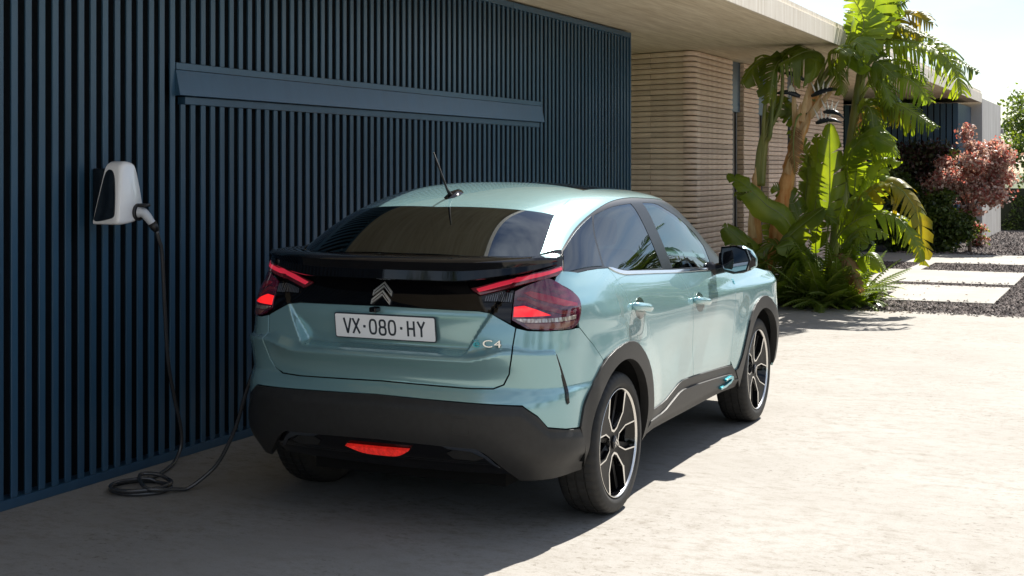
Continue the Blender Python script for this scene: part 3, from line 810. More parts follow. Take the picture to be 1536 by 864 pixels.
# ---- greenhouse
def gm_(p): return (p[0], 2-p[1])
rail = smoothpoly([(-.392,.464),(-.229,.541),(-.047,.619),(.163,.662),(.512,.733),(1.0,.748),(1.46,.735)],5) + [(1.41,.540)] + smoothpoly([(1.396,.518),(1.157,.524),(.870,.540),(.569,.506),(.263,.428),(-.028,.340),(-.264,.246)],5)
panel('roof_rail', green, rail, PAINT, car, step=.02, gap=.001)
gt = smoothpoly([(-.047,.617),(-.082,.70),(-.13,.79),(-.175,.89),(-.205,1.0)],3)
def gsym(r): return list(r) + [gm_(p) for p in r if abs(p[1]-1) > 1e-6][::-1]
rfp = [(.480,1.0),(.488,.87),(.512,.735)] + smoothpoly([(.512,.735),(.163,.664),(-.045,.621)],5)[1:] + [(p[0]+.002,p[1]) for p in gt[1:]]
panel('roof', green, gsym(rfp), PAINT, car, both=False, step=.022, gap=.001)
pano = [(.483,1.0),(.491,.87),(.514,.738),(1.0,.752),(1.45,.740),(1.49,.87),(1.50,1.0)]
panel('sunroof', green, gsym(pano), GLB, car, both=False, step=.03, gap=.001)
ws = [(1.505,1.0),(1.495,.87),(1.455,.74),(1.75,.62),(2.1,.50),(2.42,.42),(2.50,.7),(2.52,1.0)]
panel('windscreen', green, gsym(ws), GLASS, car, both=False, step=.03, gap=.001, depth=.005)
rg = [(-.557,1.0),(-.545,.87),(-.515,.74),(-.465,.60),(-.405,.453),(-.229,.536)] + gt
panel('rear_window', green, gsym(rg), PRIV, car, both=False, step=.02, gap=.0015, depth=.006)
dlo = [(-.415,.0),(-.415,.014)] + smoothpoly([(-.272,.240),(-.028,.339),(.263,.427),(.569,.505),(.870,.539),(1.157,.523),(1.396,.517)],5) + [(1.46,.735),(1.76,.615),(2.1,.495),(2.42,.415),(2.38,.10),(2.20,.0)]
qg = [(-.385,.030),(-.258,.222)] + smoothpoly([(-.258,.222),(-.02,.312),(.213,.384)],4)[1:] + [(.10,.20),(-.002,.012)]
rgl = smoothpoly([(.240,.382),(.38,.406),(.526,.424),(.784,.438)],4) + [(.83,.16),(.862,.010),(.254,.006),(.025,.010),(.12,.19)]
fgl = smoothpoly([(.961,.444),(1.171,.428),(1.329,.345),(1.554,.281),(1.78,.235)],4) + [(1.885,.15),(1.855,.012),(1.035,.008),(.99,.20)]
panel('window_frame', green, dlo, SAT, car, step=.022, gap=0, off=-.004, depth=.02, holes=[rgl,fgl])
panel('quarter_window', green, qg, PRIV2, car, step=.03, gap=0, off=-.001, depth=.003)
panel('rear_door_window', green, rgl, PRIV2, car, step=.03, gap=-.003, off=-.006, depth=.003)
panel('front_door_window', green, fgl, GLASS, car, step=.03, gap=-.003, off=-.006, depth=.003)
qt = [(-.275,.232),(-.413,.458),(-.56,.44),(-.50,.0),(-.42,.0)]
panel('quarter_trim', green, qt, GLB, car, step=.03, gap=0, off=.004)
# spoiler : lofted sections A (glass edge) B (lip) C (under lip) D (body)
SX=[0,.2,.4,.55,.66,.735,.775]
SA=[(-.552,1.268),(-.537,1.268),(-.497,1.270),(-.445,1.271),(-.375,1.272),(-.30,1.282),(-.275,1.270)]
SAx=[0,.2,.4,.55,.655,.700,.728]
SB=[(-.797,1.262),(-.791,1.262),(-.767,1.264),(-.727,1.266),(-.667,1.270),(-.588,1.273),(-.50,1.270)]
SCc=[(-.775,1.166),(-.769,1.166),(-.746,1.167),(-.708,1.186),(-.652,1.204),(-.578,1.222),(-.495,1.236)]
SD=[(-.668,1.180),(-.664,1.180),(-.645,1.180),(-.618,1.200),(-.58,1.214),(-.53,1.230),(-.47,1.24)]
secs=[]
for i in range(7):
    A=Vector((SAx[i],*SA[i])); B=Vector((SX[i],*SB[i])); C2=Vector((SX[i],*SCc[i])); D=Vector((SX[i],*SD[i]))
    m1=A.lerp(B,.5)+Vector((0,0,.006)); b0=B.lerp(A,.05)+Vector((0,0,.002)); b1=B+Vector((0,-.002,-.008)); m2=B.lerp(C2,.5)+Vector((0,.014,0)); c0=C2+Vector((0,-.003,.006)); c1=C2+Vector((0,.008,0))
    secs.append([A,m1,b0,b1,m2,c0,c1,D])
rowsP=[catmull([s[k] for s in secs],6) for k in range(8)]; nX=len(rowsP[0])
SV=[];SF=[]
full_=[]
for k in range(8):
    r=[Vector((-p.x,p.y,p.z)) for p in rowsP[k][1:]][::-1]+rowsP[k]; full_.append(r)
nn_=len(full_[0])
for r in full_: SV+=r
for k in range(7):
    for i in range(nn_-1): SF.append((k*nn_+i,(k+1)*nn_+i,(k+1)*nn_+i+1,k*nn_+i+1))
o=mo('spoiler',SV,SF,GLB,car,True); autosmooth(o,38)
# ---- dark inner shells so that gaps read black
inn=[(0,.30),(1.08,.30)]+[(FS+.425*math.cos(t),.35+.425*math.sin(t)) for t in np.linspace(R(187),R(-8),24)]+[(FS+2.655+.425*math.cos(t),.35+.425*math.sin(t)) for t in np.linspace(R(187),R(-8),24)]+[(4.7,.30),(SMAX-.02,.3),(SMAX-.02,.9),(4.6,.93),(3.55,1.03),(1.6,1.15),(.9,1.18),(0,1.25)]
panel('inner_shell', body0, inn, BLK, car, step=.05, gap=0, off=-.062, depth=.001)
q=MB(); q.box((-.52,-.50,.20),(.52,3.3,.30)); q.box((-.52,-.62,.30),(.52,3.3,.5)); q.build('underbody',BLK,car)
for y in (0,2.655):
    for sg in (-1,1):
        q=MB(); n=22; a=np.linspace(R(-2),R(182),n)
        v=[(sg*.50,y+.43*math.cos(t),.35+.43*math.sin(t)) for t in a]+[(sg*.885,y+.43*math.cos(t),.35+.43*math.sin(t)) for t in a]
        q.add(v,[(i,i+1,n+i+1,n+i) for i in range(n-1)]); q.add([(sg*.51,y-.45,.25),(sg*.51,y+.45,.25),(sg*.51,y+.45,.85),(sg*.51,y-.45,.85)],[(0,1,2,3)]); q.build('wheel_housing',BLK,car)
# ---- cabin
q=MB(); q.box((-.74,-.40,.5),(.74,2.2,.62)); q.box((-.72,-.45,.62),(.72,.05,1.10)); q.build('cabin_floor',CABIN,car)
for x in (-.37,.37):
    q=MB(); q.box((x-.26,1.15,.62),(x+.26,1.65,.80),bev=.05); q.box((x-.25,.98,.70),(x+.25,1.14,1.22),bev=.06); q.box((x-.13,.98,1.24),(x+.13,1.07,1.40),bev=.035); o=q.build('front_seat',SEAT,car); autosmooth(o)
q=MB(); q.box((-.66,.35,.62),(.66,.80,.80),bev=.05); q.box((-.66,.16,.72),(.66,.32,1.18),bev=.06)
for x in (-.42,0,.42): q.box((x-.13,.16,1.19),(x+.13,.25,1.34),bev=.03)
o=q.build('rear_seat',SEAT,car); autosmooth(o)
q=MB(); q.box((-.74,1.95,.70),(.74,2.45,1.02),bev=.06); q.build('dashboard',CABIN,car)
q=MB(); q.tube([(-.37+.18*math.cos(t),1.80-.06*math.sin(t),1.0+.17*math.sin(t)) for t in np.linspace(0,2*math.pi,25)],.014,6,cap=False); q.box((-.41,1.80,.93),(-.33,1.86,1.06)); q.build('steering_wheel',CABIN,car)
# ---- door handles
for y,z in ((.295,.975),(1.34,.912)):
    for sg in (1,-1):
        sx=.905
        xs=float(body(np.array([y+FS]),np.array([z]))[0,0])
        q=MB(); n=12
        # flat disc behind the grip, the scoop's shade put into darker teal
        me=panelmesh('handle_cup',body,[(y+FS+.080*math.cos(t),z-.004+.056*math.sin(t)) for t in np.linspace(0,2*math.pi,18)[:-1]],GLB if False else mat('cup_shade_teal',(.035,.075,.075),.3,metal=.4,coat=1),step=.02,gap=0,off=.0012,depth=.001)
        dp={(.295,1):dr_,(.295,-1):dl_,(1.34,1):fr_,(1.34,-1):fl_}[(y,sg)]
        h=link('handle_cup',me if sg>0 else mirror_mesh(me),dp)
        pts=catmull([(xs-.004,y-.108,z+.018),(xs+.020,y-.085,z+.015),(xs+.030,y,z+.004),(xs+.026,y+.085,z-.008),(xs-.004,y+.112,z-.013)],5)
        bm=MB(); bm.tube([(p.x*sg,p.y,p.z) for p in pts],[.010,.014,.017,.019]+[.021]*(len(pts)-8)+[.019,.017,.014,.010],12)
        k=bm.build('door_handle',PAINT,dp,True)
        for v in k.data.vertices: pass
# ---- mirrors
for sg in (1,-1):
    q=MB(); secm=[]
    # housing: sections along x from the door out
    rowsm=[(.88,1.80,1.125,.050,.045),(.92,1.79,1.125,.075,.075),(.97,1.785,1.128,.090,.088),(1.03,1.795,1.130,.086,.082),(1.075,1.81,1.126,.066,.060),(1.10,1.825,1.115,.030,.028)]
    # (x, y centre, z centre, half depth y, half height)
    n=16; b0=0
    for (x,y,z,dy,dz) in rowsm:
        for k in range(n):
            t=2*math.pi*k/n; cy=math.cos(t); cz=math.sin(t)
            cy=math.copysign(abs(cy)**.6,cy); cz=math.copysign(abs(cz)**.7,cz)
            yy=y+dy*cy*(1.0 if cy>0 else .42); q.v.append((sg*x,yy,z+dz*cz))
    for j in range(len(rowsm)-1):
        for k in range(n): q.f.append((j*n+k,j*n+(k+1)%n,(j+1)*n+(k+1)%n,(j+1)*n+k)); q.m.append(0)
    q.f.append(tuple(range(n))); q.m.append(0); e=(len(rowsm)-1)*n; q.f.append(tuple(e+k for k in range(n))); q.m.append(0)
    # colour: upper and outer cap paint, rest black
    q.m=[0]*len(q.f)
    o=q.build('mirror',[GLB,PAINT],car,True); autosmooth(o,50)
    for p in o.data.polygons:
        if p.center.z>1.165 and p.center.y>1.79 or abs(p.center.x)>1.085 and p.center.y>1.80: p.material_index=1
    g=MB(); gp=[(.905,1.195),(.99,1.205),(1.055,1.185),(1.078,1.13),(1.06,1.075),(.99,1.058),(.915,1.07),(.90,1.13)]
    g.prism([(sg*a,c) for a,c in gp],lambda a,c,dd:(a,1.748-.20*(abs(a)-.99)+dd,c),0,.006); g.build('mirror_glass',mat('mirror_silver',(.42,.46,.48),.02,metal=1.0),o)
    f=MB(); f.prism([(sg*(.99+(a-.99)*1.10),1.13+(c-1.13)*1.14) for a,c in gp],lambda a,c,dd:(a,1.756-.20*(abs(a)-.99)+dd,c),0,.02); f.build('mirror_rim',GLB,o)
    f=MB(); f.tube(catmull([(sg*.80,1.80,1.06),(sg*.85,1.80,1.065),(sg*.93,1.80,1.085)],4),[.05]*4+[.035]*5,10); f.build('mirror_foot',GLB,o,True)
# ---- antenna on the roof
az=float(green(np.array([-.05]),np.array([.995]))[0,2])
base=empty; q=MB(); pr=[(-.085,0,.0),(-.05,.03,.012),(.0,.036,.024),(.05,.03,.022),(.085,.012,.010),(.10,.0,.002)]
for y,hw,h in pr:
    zz=float(green(np.array([-.02+y]),np.array([.98]))[0,2])
    q.v+=[(-hw-.006,-.02+y,zz-.004),(-hw*.6,-.02+y,zz+h*.8),(0,-.02+y,zz+h),(hw*.6,-.02+y,zz+h*.8),(hw+.006,-.02+y,zz-.004)]
for j in range(5):
    for i in range(4): q.f.append((j*5+i,j*5+i+1,(j+1)*5+i+1,(j+1)*5+i)); q.m.append(0)
an=q.build('antenna_base',GLB,car,True)
z0=float(green(np.array([-.06]),np.array([.98]))[0,2])+.012
q=MB(); q.tube([(0,-.055,z0),(-.004,-.085,z0+.03),(-.02,-.20,z0+.215)],[.011,.006,.0035],8); q.build('antenna_rod',RUB,car,True)
# ---- badges and plate
def surfpt(s,z,off=.0): p=body(np.array([s]),np.array([z])); n=nrm(body,np.array([s]),np.array([z])); return Vector(p[0]+n[0]*off), Vector(n[0])
pl0,_=surfpt(.012,.998,.012); pl1,_=surfpt(.012,.886,.012)
upv=(Vector((.0,pl0.y,pl0.z))-Vector((.0,pl1.y,pl1.z))).normalized(); rtv=Vector((1,0,0)); nv=rtv.cross(upv)
pc=Vector((.010,(pl0.y+pl1.y)/2-.006,.942))
def P3(a,c,d): return pc+rtv*a+upv*c+nv*d
def rrect(w,h,r,n=5):
    o=[]
    for cx,cy,a0 in ((w/2-r,h/2-r,0),(-w/2+r,h/2-r,90),(-w/2+r,-h/2+r,180),(w/2-r,-h/2+r,270)):
        for k in range(n): t=R(a0+90*k/(n-1)); o.append((cx+r*math.cos(t),cy+r*math.sin(t)))
    return o
q=MB(); q.prism(rrect(.540,.120,.010),P3,-.006,0); plate=q.build('number_plate',INK,car)
q=MB(); q.prism(rrect(.530,.110,.008),P3,-.001,.0016); q.build('plate_face',PLATE,plate)
def text(body_txt,size,mt,name,parent,M4,ext=.0008,sx=1.0,shear=0):
    cu=bpy.data.curves.new('t','FONT'); cu.body=body_txt; cu.size=size; cu.extrude=ext; cu.align_x='CENTER'; cu.align_y='CENTER'; cu.resolution_u=4; cu.shear=shear; cu.offset=0
    to=bpy.data.objects.new('t',cu); COL.objects.link(to); dg=bpy.context.evaluated_depsgraph_get()
    me=bpy.data.meshes.new_from_object(to.evaluated_get(dg)); bpy.data.objects.remove(to)
    me.transform(M4@Matrix.Diagonal((sx,1,1,1))); me.materials.clear(); me.materials.append(mt); me.name=name
    return link(name,me,parent)
def frame(o,a,b,c): return Matrix(((a.x,b.x,c.x,o.x),(a.y,b.y,c.y,o.y),(a.z,b.z,c.z,o.z),(0,0,0,1)))
# plate characters drawn as strokes (narrow plate lettering)
def stroke(q,pts,w,closed=False,n0=.0016,n1=.0030):
    P=[Vector((a,c)) for a,c in pts]; n=len(P); l=[];r=[]
    for i in range(n):
        if closed: d=(P[(i+1)%n]-P[i-1])
        else: d=P[min(i+1,n-1)]-P[max(i-1,0)]
        d.normalize(); k=Vector((-d.y,d.x))*w/2
        l.append(P[i]+k); r.append(P[i]-k)
    m=n if closed else n-1
    for i in range(m):
        j=(i+1)%n; q.prism([tuple(l[i]),tuple(r[i]),tuple(r[j]),tuple(l[j])],P3,n0,n1)
def oval(cx,cy,w,h,n=28,p=.62):
    o=[]
    for k in range(n):
        t=2*math.pi*k/n; a=math.cos(t); b_=math.sin(t); o.append((cx+w/2*math.copysign(abs(a)**p,a),cy+h/2*math.copysign(abs(b_)**.85,b_)))
    return o
W_=.0095; hh=.036
def glyph(ch,cx):
    q=MB(); w=.034
    if ch=='V': stroke(q,[(cx-.019,hh),(cx,-hh)],W_); stroke(q,[(cx+.019,hh),(cx,-hh)],W_)
    if ch=='X': stroke(q,[(cx-.018,hh),(cx+.018,-hh)],W_); stroke(q,[(cx+.018,hh),(cx-.018,-hh)],W_,n1=.0032)
    if ch=='0': stroke(q,oval(cx,0,.034,.066),W_,True)
    if ch=='8': stroke(q,oval(cx,.0165,.029,.033),W_,True); stroke(q,oval(cx,-.0175,.033,.036),W_,True,n1=.0032)
    if ch=='H': stroke(q,[(cx-.016,hh),(cx-.016,-hh)],W_); stroke(q,[(cx+.016,hh),(cx+.016,-hh)],W_); stroke(q,[(cx-.016,0),(cx+.016,0)],W_,n1=.0032)
    if ch=='Y': stroke(q,[(cx-.018,hh),(cx,.002)],W_); stroke(q,[(cx+.018,hh),(cx,.002)],W_); stroke(q,[(cx,.006),(cx,-hh)],W_,n1=.0032)
    if ch=='.': q.prism([(cx-.006,-.006),(cx+.006,-.006),(cx+.006,.006),(cx-.006,.006)],P3,.0016,.003)
    q.build('plate_character',INK,plate)
for ch,cx in (('V',-.199),('X',-.152),('.',-.107),('0',-.061),('8',-.010),('0',.041),('.',.090),('H',.141),('Y',.195)): glyph(ch,cx)
# chevrons
cp,cn=surfpt(-.020,1.083,.005); cu=Vector((0,cn.z,-cn.y)).normalized()
if cu.z<0: cu=-cu
def C3(a,c,d): return cp+Vector((1,0,0))*a+cu*c+cn*d
ch=empty; 
for k,dz in enumerate((.012,-.030)):
    q=MB(); q.prism([(-.050,dz-.014),(0,dz+.032),(.050,dz-.014),(.050,dz+.010),(0,dz+.056),(-.050,dz+.010)],C3,0,.007); o=q.build('chevron_badge',BADGE,car)
    q=MB(); q.prism([(-.043,dz-.002),(0,dz+.039),(.043,dz-.002),(.043,dz+.003),(0,dz+.045),(-.043,dz+.003)],C3,.005,.0076); q.build('chevron_inlay',GLB,o)
q=MB(); q.box((-.055,-.775,1.012),(-.018,-.725,1.036),bev=.006); q.build('rear_camera',GLB,car)
# model badge
for s_,txt,mt_,sz,sx_ in ((.492,'ë',TEAL,.050,1.5),(.545,'C',CHR,.047,1.55),(.592,'4',CHR,.047,1.5)):
    p,n=surfpt(s_,.892,.009); n=Vector((n.x,n.y,0)).normalized(); a=Vector((n.y*-1,n.x,0)).normalized(); b2=n.cross(a).normalized()
    text(txt,sz,mt_,'model_badge',car,frame(p,a,b2,n),ext=.004,sx=sx_)
p,n=surfpt(3.612,.965,.003); a=Vector((-n.y,n.x,0)).normalized(); text('ë',.055,TEAL,'wing_badge',car,frame(p,a,n.cross(a).normalized(),n),ext=.0015)
# ---- wheels
TR,RR=.345,.258
def tyre_mesh():
    prof=[(-.085,.262,0),(-.098,.275,0),(-.104,.300,0),(-.100,.322,0),(-.088,.336,1),(-.074,.341,1),(-.050,.3435,1),(-.049,.337,0),(-.043,.337,0),(-.042,.3445,1),(-.006,.345,1),(-.005,.338,0),(.005,.338,0),(.006,.345,1),(.042,.3445,1),(.043,.337,0),(.049,.337,0),(.050,.3435,1),(.074,.341,1),(.088,.336,1),(.0975,.327,1),(.1015,.318,0),(.1045,.302,0),(.104,.296,0),(.1055,.290,0),(.104,.284,0),(.099,.272,0),(.090,.263,0),(.086,.258,0)]
    n=192; q=MB(); k=len(prof)
    for j in range(n):
        t=2*math.pi*j/n
        for (x,r,tr) in prof:
            rr=r
            if tr and j%4==0 : rr=r-.0045
            q.v.append((x,rr*math.cos(t),rr*math.sin(t)))
    for j in range(n):
        j2=(j+1)%n
        for i in range(k-1): q.f.append((j*k+i,j2*k+i,j2*k+i+1,j*k+i+1)); q.m.append(0)
    return q
TQ=tyre_mesh()
def lathe(q,prof,n=72,m=0):
    b=len(q.v); k=len(prof)
    for j in range(n):
        t=2*math.pi*j/n
        for x,r in prof: q.v.append((x,r*math.cos(t),r*math.sin(t)))
    for j in range(n):
        j2=(j+1)%n
        for i in range(k-1): q.f.append((b+j*k+i,b+j2*k+i,b+j2*k+i+1,b+j*k+i+1)); q.m.append(m)
def wheel(y,sg):
    wh=empty('wheel',(sg*.797,y,TR)); wh.parent=car
    if sg<0: wh.rotation_euler=(0,0,math.pi)
    o=link('tyre',TM,wh); link('rim',RM,wh); link('spoke_face',SM_,wh); [setattr(link('inner_spoke',IM_,wh),'rotation_euler',(math.pi/6*k_+math.pi/12,0,0)) for k_ in range(12)]
    for k in range(4): u=link('spoke_trim',UM[k%2],wh); u.rotation_euler=(math.pi/2*k,0,0)
    link('brake_disc',BM_,wh); link('hub_cap',HM,wh)
    return wh
me_=mesh('tyre',TQ.v,TQ.f,RUB,True); ob_=bpy.data.objects.new('x',me_); autosmooth(ob_,40); TM=me_; bpy.data.objects.remove(ob_)
q=MB(); lathe(q,[(.088,.2590),(.094,.262),(.0985,.2632),(.1000,.2615),(.0985,.2590),(.090,.2555)],96,0); lathe(q,[(.0899,.2555),(.06,.243),(.0,.228),(-.08,.225)],72,1); RM=mesh('rim',q.v,q.f,None,True,mats=[ALU,GLB],fm=q.m)
# spoke windows: four loops, open to the rim; vertical ones slimmer than the horizontal ones
def loop_pts(hw,thr):  # half outline from rim to hub, (radial, lateral)
    return [(math.sqrt(.252**2-hw**2),hw),(.135,hw*.93),(.068,.030),(.058,.0)]
def face_poly():
    P=[]
    for k in range(4):
        hw=(.062,.098)[k%2]; l=loop_pts(hw,0); c,s=math.cos(k*math.pi/2),math.sin(k*math.pi/2)
        pts=[(a,-b) for a,b in l[:-1]]+[(l[-1][0],0)]+[(a,b) for a,b in l[:-1]][::-1]
        P.append([(a*c-b*s,a*s+b*c) for a,b in pts])
    return P
LP=face_poly(); out_poly=[]
for k in range(4):
    a1=math.atan2(LP[k][-1][1],LP[k][-1][0]); nx=LP[(k+1)%4]; a2=math.atan2(nx[0][1],nx[0][0])
    if a2<a1: a2+=2*math.pi
    out_poly+=LP[k]; out_poly+=[(.252*math.cos(t),.252*math.sin(t)) for t in np.linspace(a1,a2,7)[1:-1]]
# dished faceted spokes: each sector raised at its middle
q=MB()
V2,E2,F2,_,_,_=delaunay_2d_cdt([Vector(p) for p in resample(out_poly,.02)],[(i,(i+1)%len(resample(out_poly,.02))) for i in range(len(resample(out_poly,.02)))],[],1,1e-6)
def dish(a,b):
    r=math.hypot(a,b); return .070+.020*min(1,max(0,(r-.05)/.2))
fv=[(dish(v.x,v.y),v.x,v.y) for v in V2]; n=len(fv)
q.add(fv,[tuple(f) for f in F2]); rp_=resample(out_poly,.02)
bq=[(dish(a,b),a,b) for a,b in rp_]+[(dish(a,b)-.035,a*.985,b*.985) for a,b in rp_]; k=len(rp_); q.add(bq,[(i,(i+1)%k,k+(i+1)%k,k+i) for i in range(k)])
SM_=mesh('spoke_face',q.v,q.f,SPK)
UM=[]
for kk in range(2):
    hw=(.062,.098)[kk]; l=loop_pts(hw,0); pts=[(a,-b) for a,b in l]+[(a,b) for a,b in l[:-1]][::-1]; wd=(.0065,.0105)[kk]
    q=MB(); P=[Vector(p) for p in pts]
    for i in range(len(P)-1):
        d=(P[i+1]-P[i]).normalized(); nrm2=Vector((-d.y,d.x))
        # outside of the window: offset away from the loop's axis
        cen=Vector((.17,0)); sgn_=1 if nrm2.dot((P[i]+P[i+1])/2-cen)>0 else -1
        w0=wd*(1.8 if (i in (0,len(P)-2) and kk==1) else 1.0)
        a,b=P[i]-d*.002,P[i+1]+d*.002; c,e=b+nrm2*sgn_*wd,a+nrm2*sgn_*w0
        v=[(dish(*p)+.0025,p.x,p.y) for p in (a,b,c,e)]+[(dish(*p)-.03,p.x,p.y) for p in (a,b,c,e)]
        q.add(v,[(0,1,2,3),(7,6,5,4),(0,4,5,1),(1,5,6,2),(2,6,7,3),(3,7,4,0)])
    UM.append(mesh('spoke_trim',q.v,q.f,ALU))
q=MB()
for k in range(1):
    a=0; c,s=math.cos(a),math.sin(a)
    q.add([(.050,(.05*c-w_*s),(.05*s+w_*c)) for w_ in (-.010,.010)]+[(.066,(.245*c-w_*s),(.245*s+w_*c)) for w_ in (.016,-.016)]+[(.030,(.05*c-w_*s),(.05*s+w_*c)) for w_ in (-.010,.010)]+[(.040,(.245*c-w_*s),(.245*s+w_*c)) for w_ in (.016,-.016)],[(0,1,2,3),(0,4,5,1),(1,5,6,2),(2,6,7,3),(3,7,4,0)])
IM_=mesh('inner_spoke',q.v,q.f,SPK)
q=MB(); lathe(q,[(.012,.05),(.012,.150),(.002,.152),(-.004,.150),(-.004,.05)],48); BM_=mesh('brake_disc',q.v,q.f,mat('cast_disc',(.18,.17,.16),.45,metal=.8),True)
q=MB(); lathe(q,[(.060,.0335),(.078,.0320),(.082,.026),(.083,.0001)],32,0)
for dz in (.004,-.012):
    q.prism([(-.016,dz-.004),(0,dz+.012),(.016,dz-.004),(.016,dz+.003),(0,dz+.019),(-.016,dz+.003)],lambda a,c,d:(d,a,c-.004),.081,.086,1)
HM=mesh('hub_cap',q.v,q.f,None,False,mats=[GLB,ALU],fm=q.m)
for y in (0,2.655):
    for sg in (1,-1):
        wh=wheel(y,sg); wh.rotation_euler[0]=R({(0,1):0,(2.655,1):-18}.get((y,sg),20)) if sg>0 else 0
# ================================================================== wall charger and cable
WHT = mat('white_shell', (.90,.90,.91), .22, spec=.5, coat=.6, coatr=.05)
DGL = mat('dark_charger_glass', (.012,.018,.026), .12, spec=.5)
GREY = mat('plug_grey', (.55,.57,.60), .35)
BLP = mat('black_plug_plastic', (.012,.012,.013), .45)
chg = empty('wall_charger', (-1.855,-.56,1.39)); tag(chg, 'white rounded wall charger with dark side panel fixed to the navy slats', 'charger')
ox, oy, oz = 1.855, .56, -1.39
def rel(p): return (p[0]+ox, p[1]+oy, p[2]+oz)
q = MB(); q.box(rel((-1.853,-.605,1.41)), rel((-1.74,-.50,1.68)), bev=.006); q.build('back_box', DGL, chg)  # dark box between the slats and the shell
outl = smoothpoly([(-.665,1.400),(-.660,1.50),(-.650,1.62),(-.640,1.690),(-.60,1.716),(-.55,1.712),(-.525,1.690),(-.502,1.62),(-.478,1.53),(-.465,1.46),(-.485,1.415),(-.54,1.393),(-.62,1.384),(-.657,1.388),(-.665,1.400)], 4)[:-1]
n = len(outl); cy, cz = -.565, 1.545
def backx(z): return -1.800+.072*(z-1.39)/.31
rings = [(None,1.0),(-1.658,1.0),(-1.644,.985),(-1.634,.95),(-1.628,.88)]
q = MB()
for x, sc in rings:
    for (y, z) in outl: q.v.append(rel((backx(z) if x is None else x, cy+(y-cy)*sc, cz+(z-cz)*sc)))
for j in range(len(rings)-1):
    for k in range(n): q.f.append((j*n+k, j*n+(k+1)%n, (j+1)*n+(k+1)%n, (j+1)*n+k)); q.m.append(0)
e = (len(rings)-1)*n; q.f.append(tuple(e+k for k in range(n))); q.m.append(0); q.f.append(tuple(range(n))[::-1]); q.m.append(0)
o = q.build('shell', WHT, chg, True); autosmooth(o, 50)
q = MB(); sidep = smoothpoly([(-1.788,1.412),(-1.77,1.48),(-1.745,1.58),(-1.722,1.660),(-1.690,1.672),(-1.668,1.640),(-1.656,1.56),(-1.653,1.46),(-1.662,1.425),(-1.71,1.410),(-1.77,1.402),(-1.788,1.412)], 4)[:-1]
q.prism(sidep, lambda a, c, d: rel((a, np.interp(c, [1.40,1.50,1.62,1.69], [-.665,-.660,-.650,-.640])-d, c)), -.004, .0075); q.build('side_panel', DGL, chg)
q = MB()
def ringpts(c, r, x, n=28): return [rel((x, c[0]+r*math.cos(2*math.pi*k/n), c[1]+r*math.sin(2*math.pi*k/n))) for k in range(n)]
sc_ = (-.512,1.448)
for r_, x_ in ((.046,-1.650),(.046,-1.618),(.040,-1.614),(.036,-1.625)): q.v += ringpts(sc_, r_, x_)
for j in range(3):
    for k in range(28): q.f.append((j*28+k, j*28+(k+1)%28, (j+1)*28+(k+1)%28, (j+1)*28+k)); q.m.append(0)
q.f.append(tuple(84+k for k in range(28))); q.m.append(0)
o = q.build('socket', BLP, chg, True); autosmooth(o, 40)
plug = empty('charging_cable', (-1.60,-.49,0)); tag(plug, 'black charging cable coiled on the concrete, running from the wall charger to the car', 'cable')
px, py = 1.60, .49
def rl(p): return (p[0]+px, p[1]+py, p[2])
q = MB(); pts = catmull([(-1.625,-.510,1.449),(-1.602,-.503,1.446),(-1.584,-.492,1.425),(-1.565,-.472,1.385)], 4)
q.tube([rl(p) for p in pts], [.031,.030,.028,.026,.026,.026,.025,.024,.024,.023,.022,.021,.021], 14); o = q.build('plug_grip', GREY, plug, True); autosmooth(o, 45)
q = MB(); q.box(rl((-1.622,-.528,1.476)), rl((-1.562,-.486,1.494)), bev=.006); o = q.build('plug_latch', BLP, plug)
q = MB(); q.tube([rl(p) for p in [(-1.567,-.474,1.390),(-1.558,-.464,1.367),(-1.551,-.453,1.345)]], [.0245,.022,.014], 12); o = q.build('plug_collar', BLP, plug, True)
RUBC = mat('black_cable_jacket', (.045,.045,.048), .22, spec=.8)
path_ = [(-1.552,-.455,1.348),(-1.553,-.43,1.29),(-1.56,-.40,1.225),(-1.60,-.329,.93),(-1.65,-.239,.627),(-1.70,-.119,.385),(-1.74,-.017,.215),(-1.755,.005,.10),(-1.75,-.05,.028),(-1.70,-.18,.014),(-1.645,-.33,.013),(-1.64,-.44,.013)]
# three turns of coil
cx_, cy_ = -1.545, -.600
for k in range(0, 25):
    t = R(96) + k*R(360)/11.3; rr = 1+.10*math.sin(k*.9)-.018*(k//11.3); lev = .012+.020*(k//11.3)
    path_.append((cx_+.150*rr*math.cos(t)*1.0+.02*(k//11.3), cy_+.150*rr*math.sin(t), lev))
path_ += [(-1.42,-.69,.040),(-1.33,-.56,.018),(-1.30,-.506,.016),(-1.24,-.434,.075),(-1.18,-.40,.151),(-1.10,-.382,.312),(-1.03,-.397,.476),(-.985,-.41,.575),(-.935,-.40,.70),(-.893,-.36,.80)]
q = MB(); q.tube([rl(p) for p in catmull(path_, 5)], .0105, 8); q.build('cable', RUBC, plug, True)
q = MB(); q.tube([rl(p) for p in [(-.94,-.41,.69),(-.90,-.375,.78),(-.875,-.35,.83)]], [.016,.026,.028], 12); q.build('car_plug', BLP, plug, True)
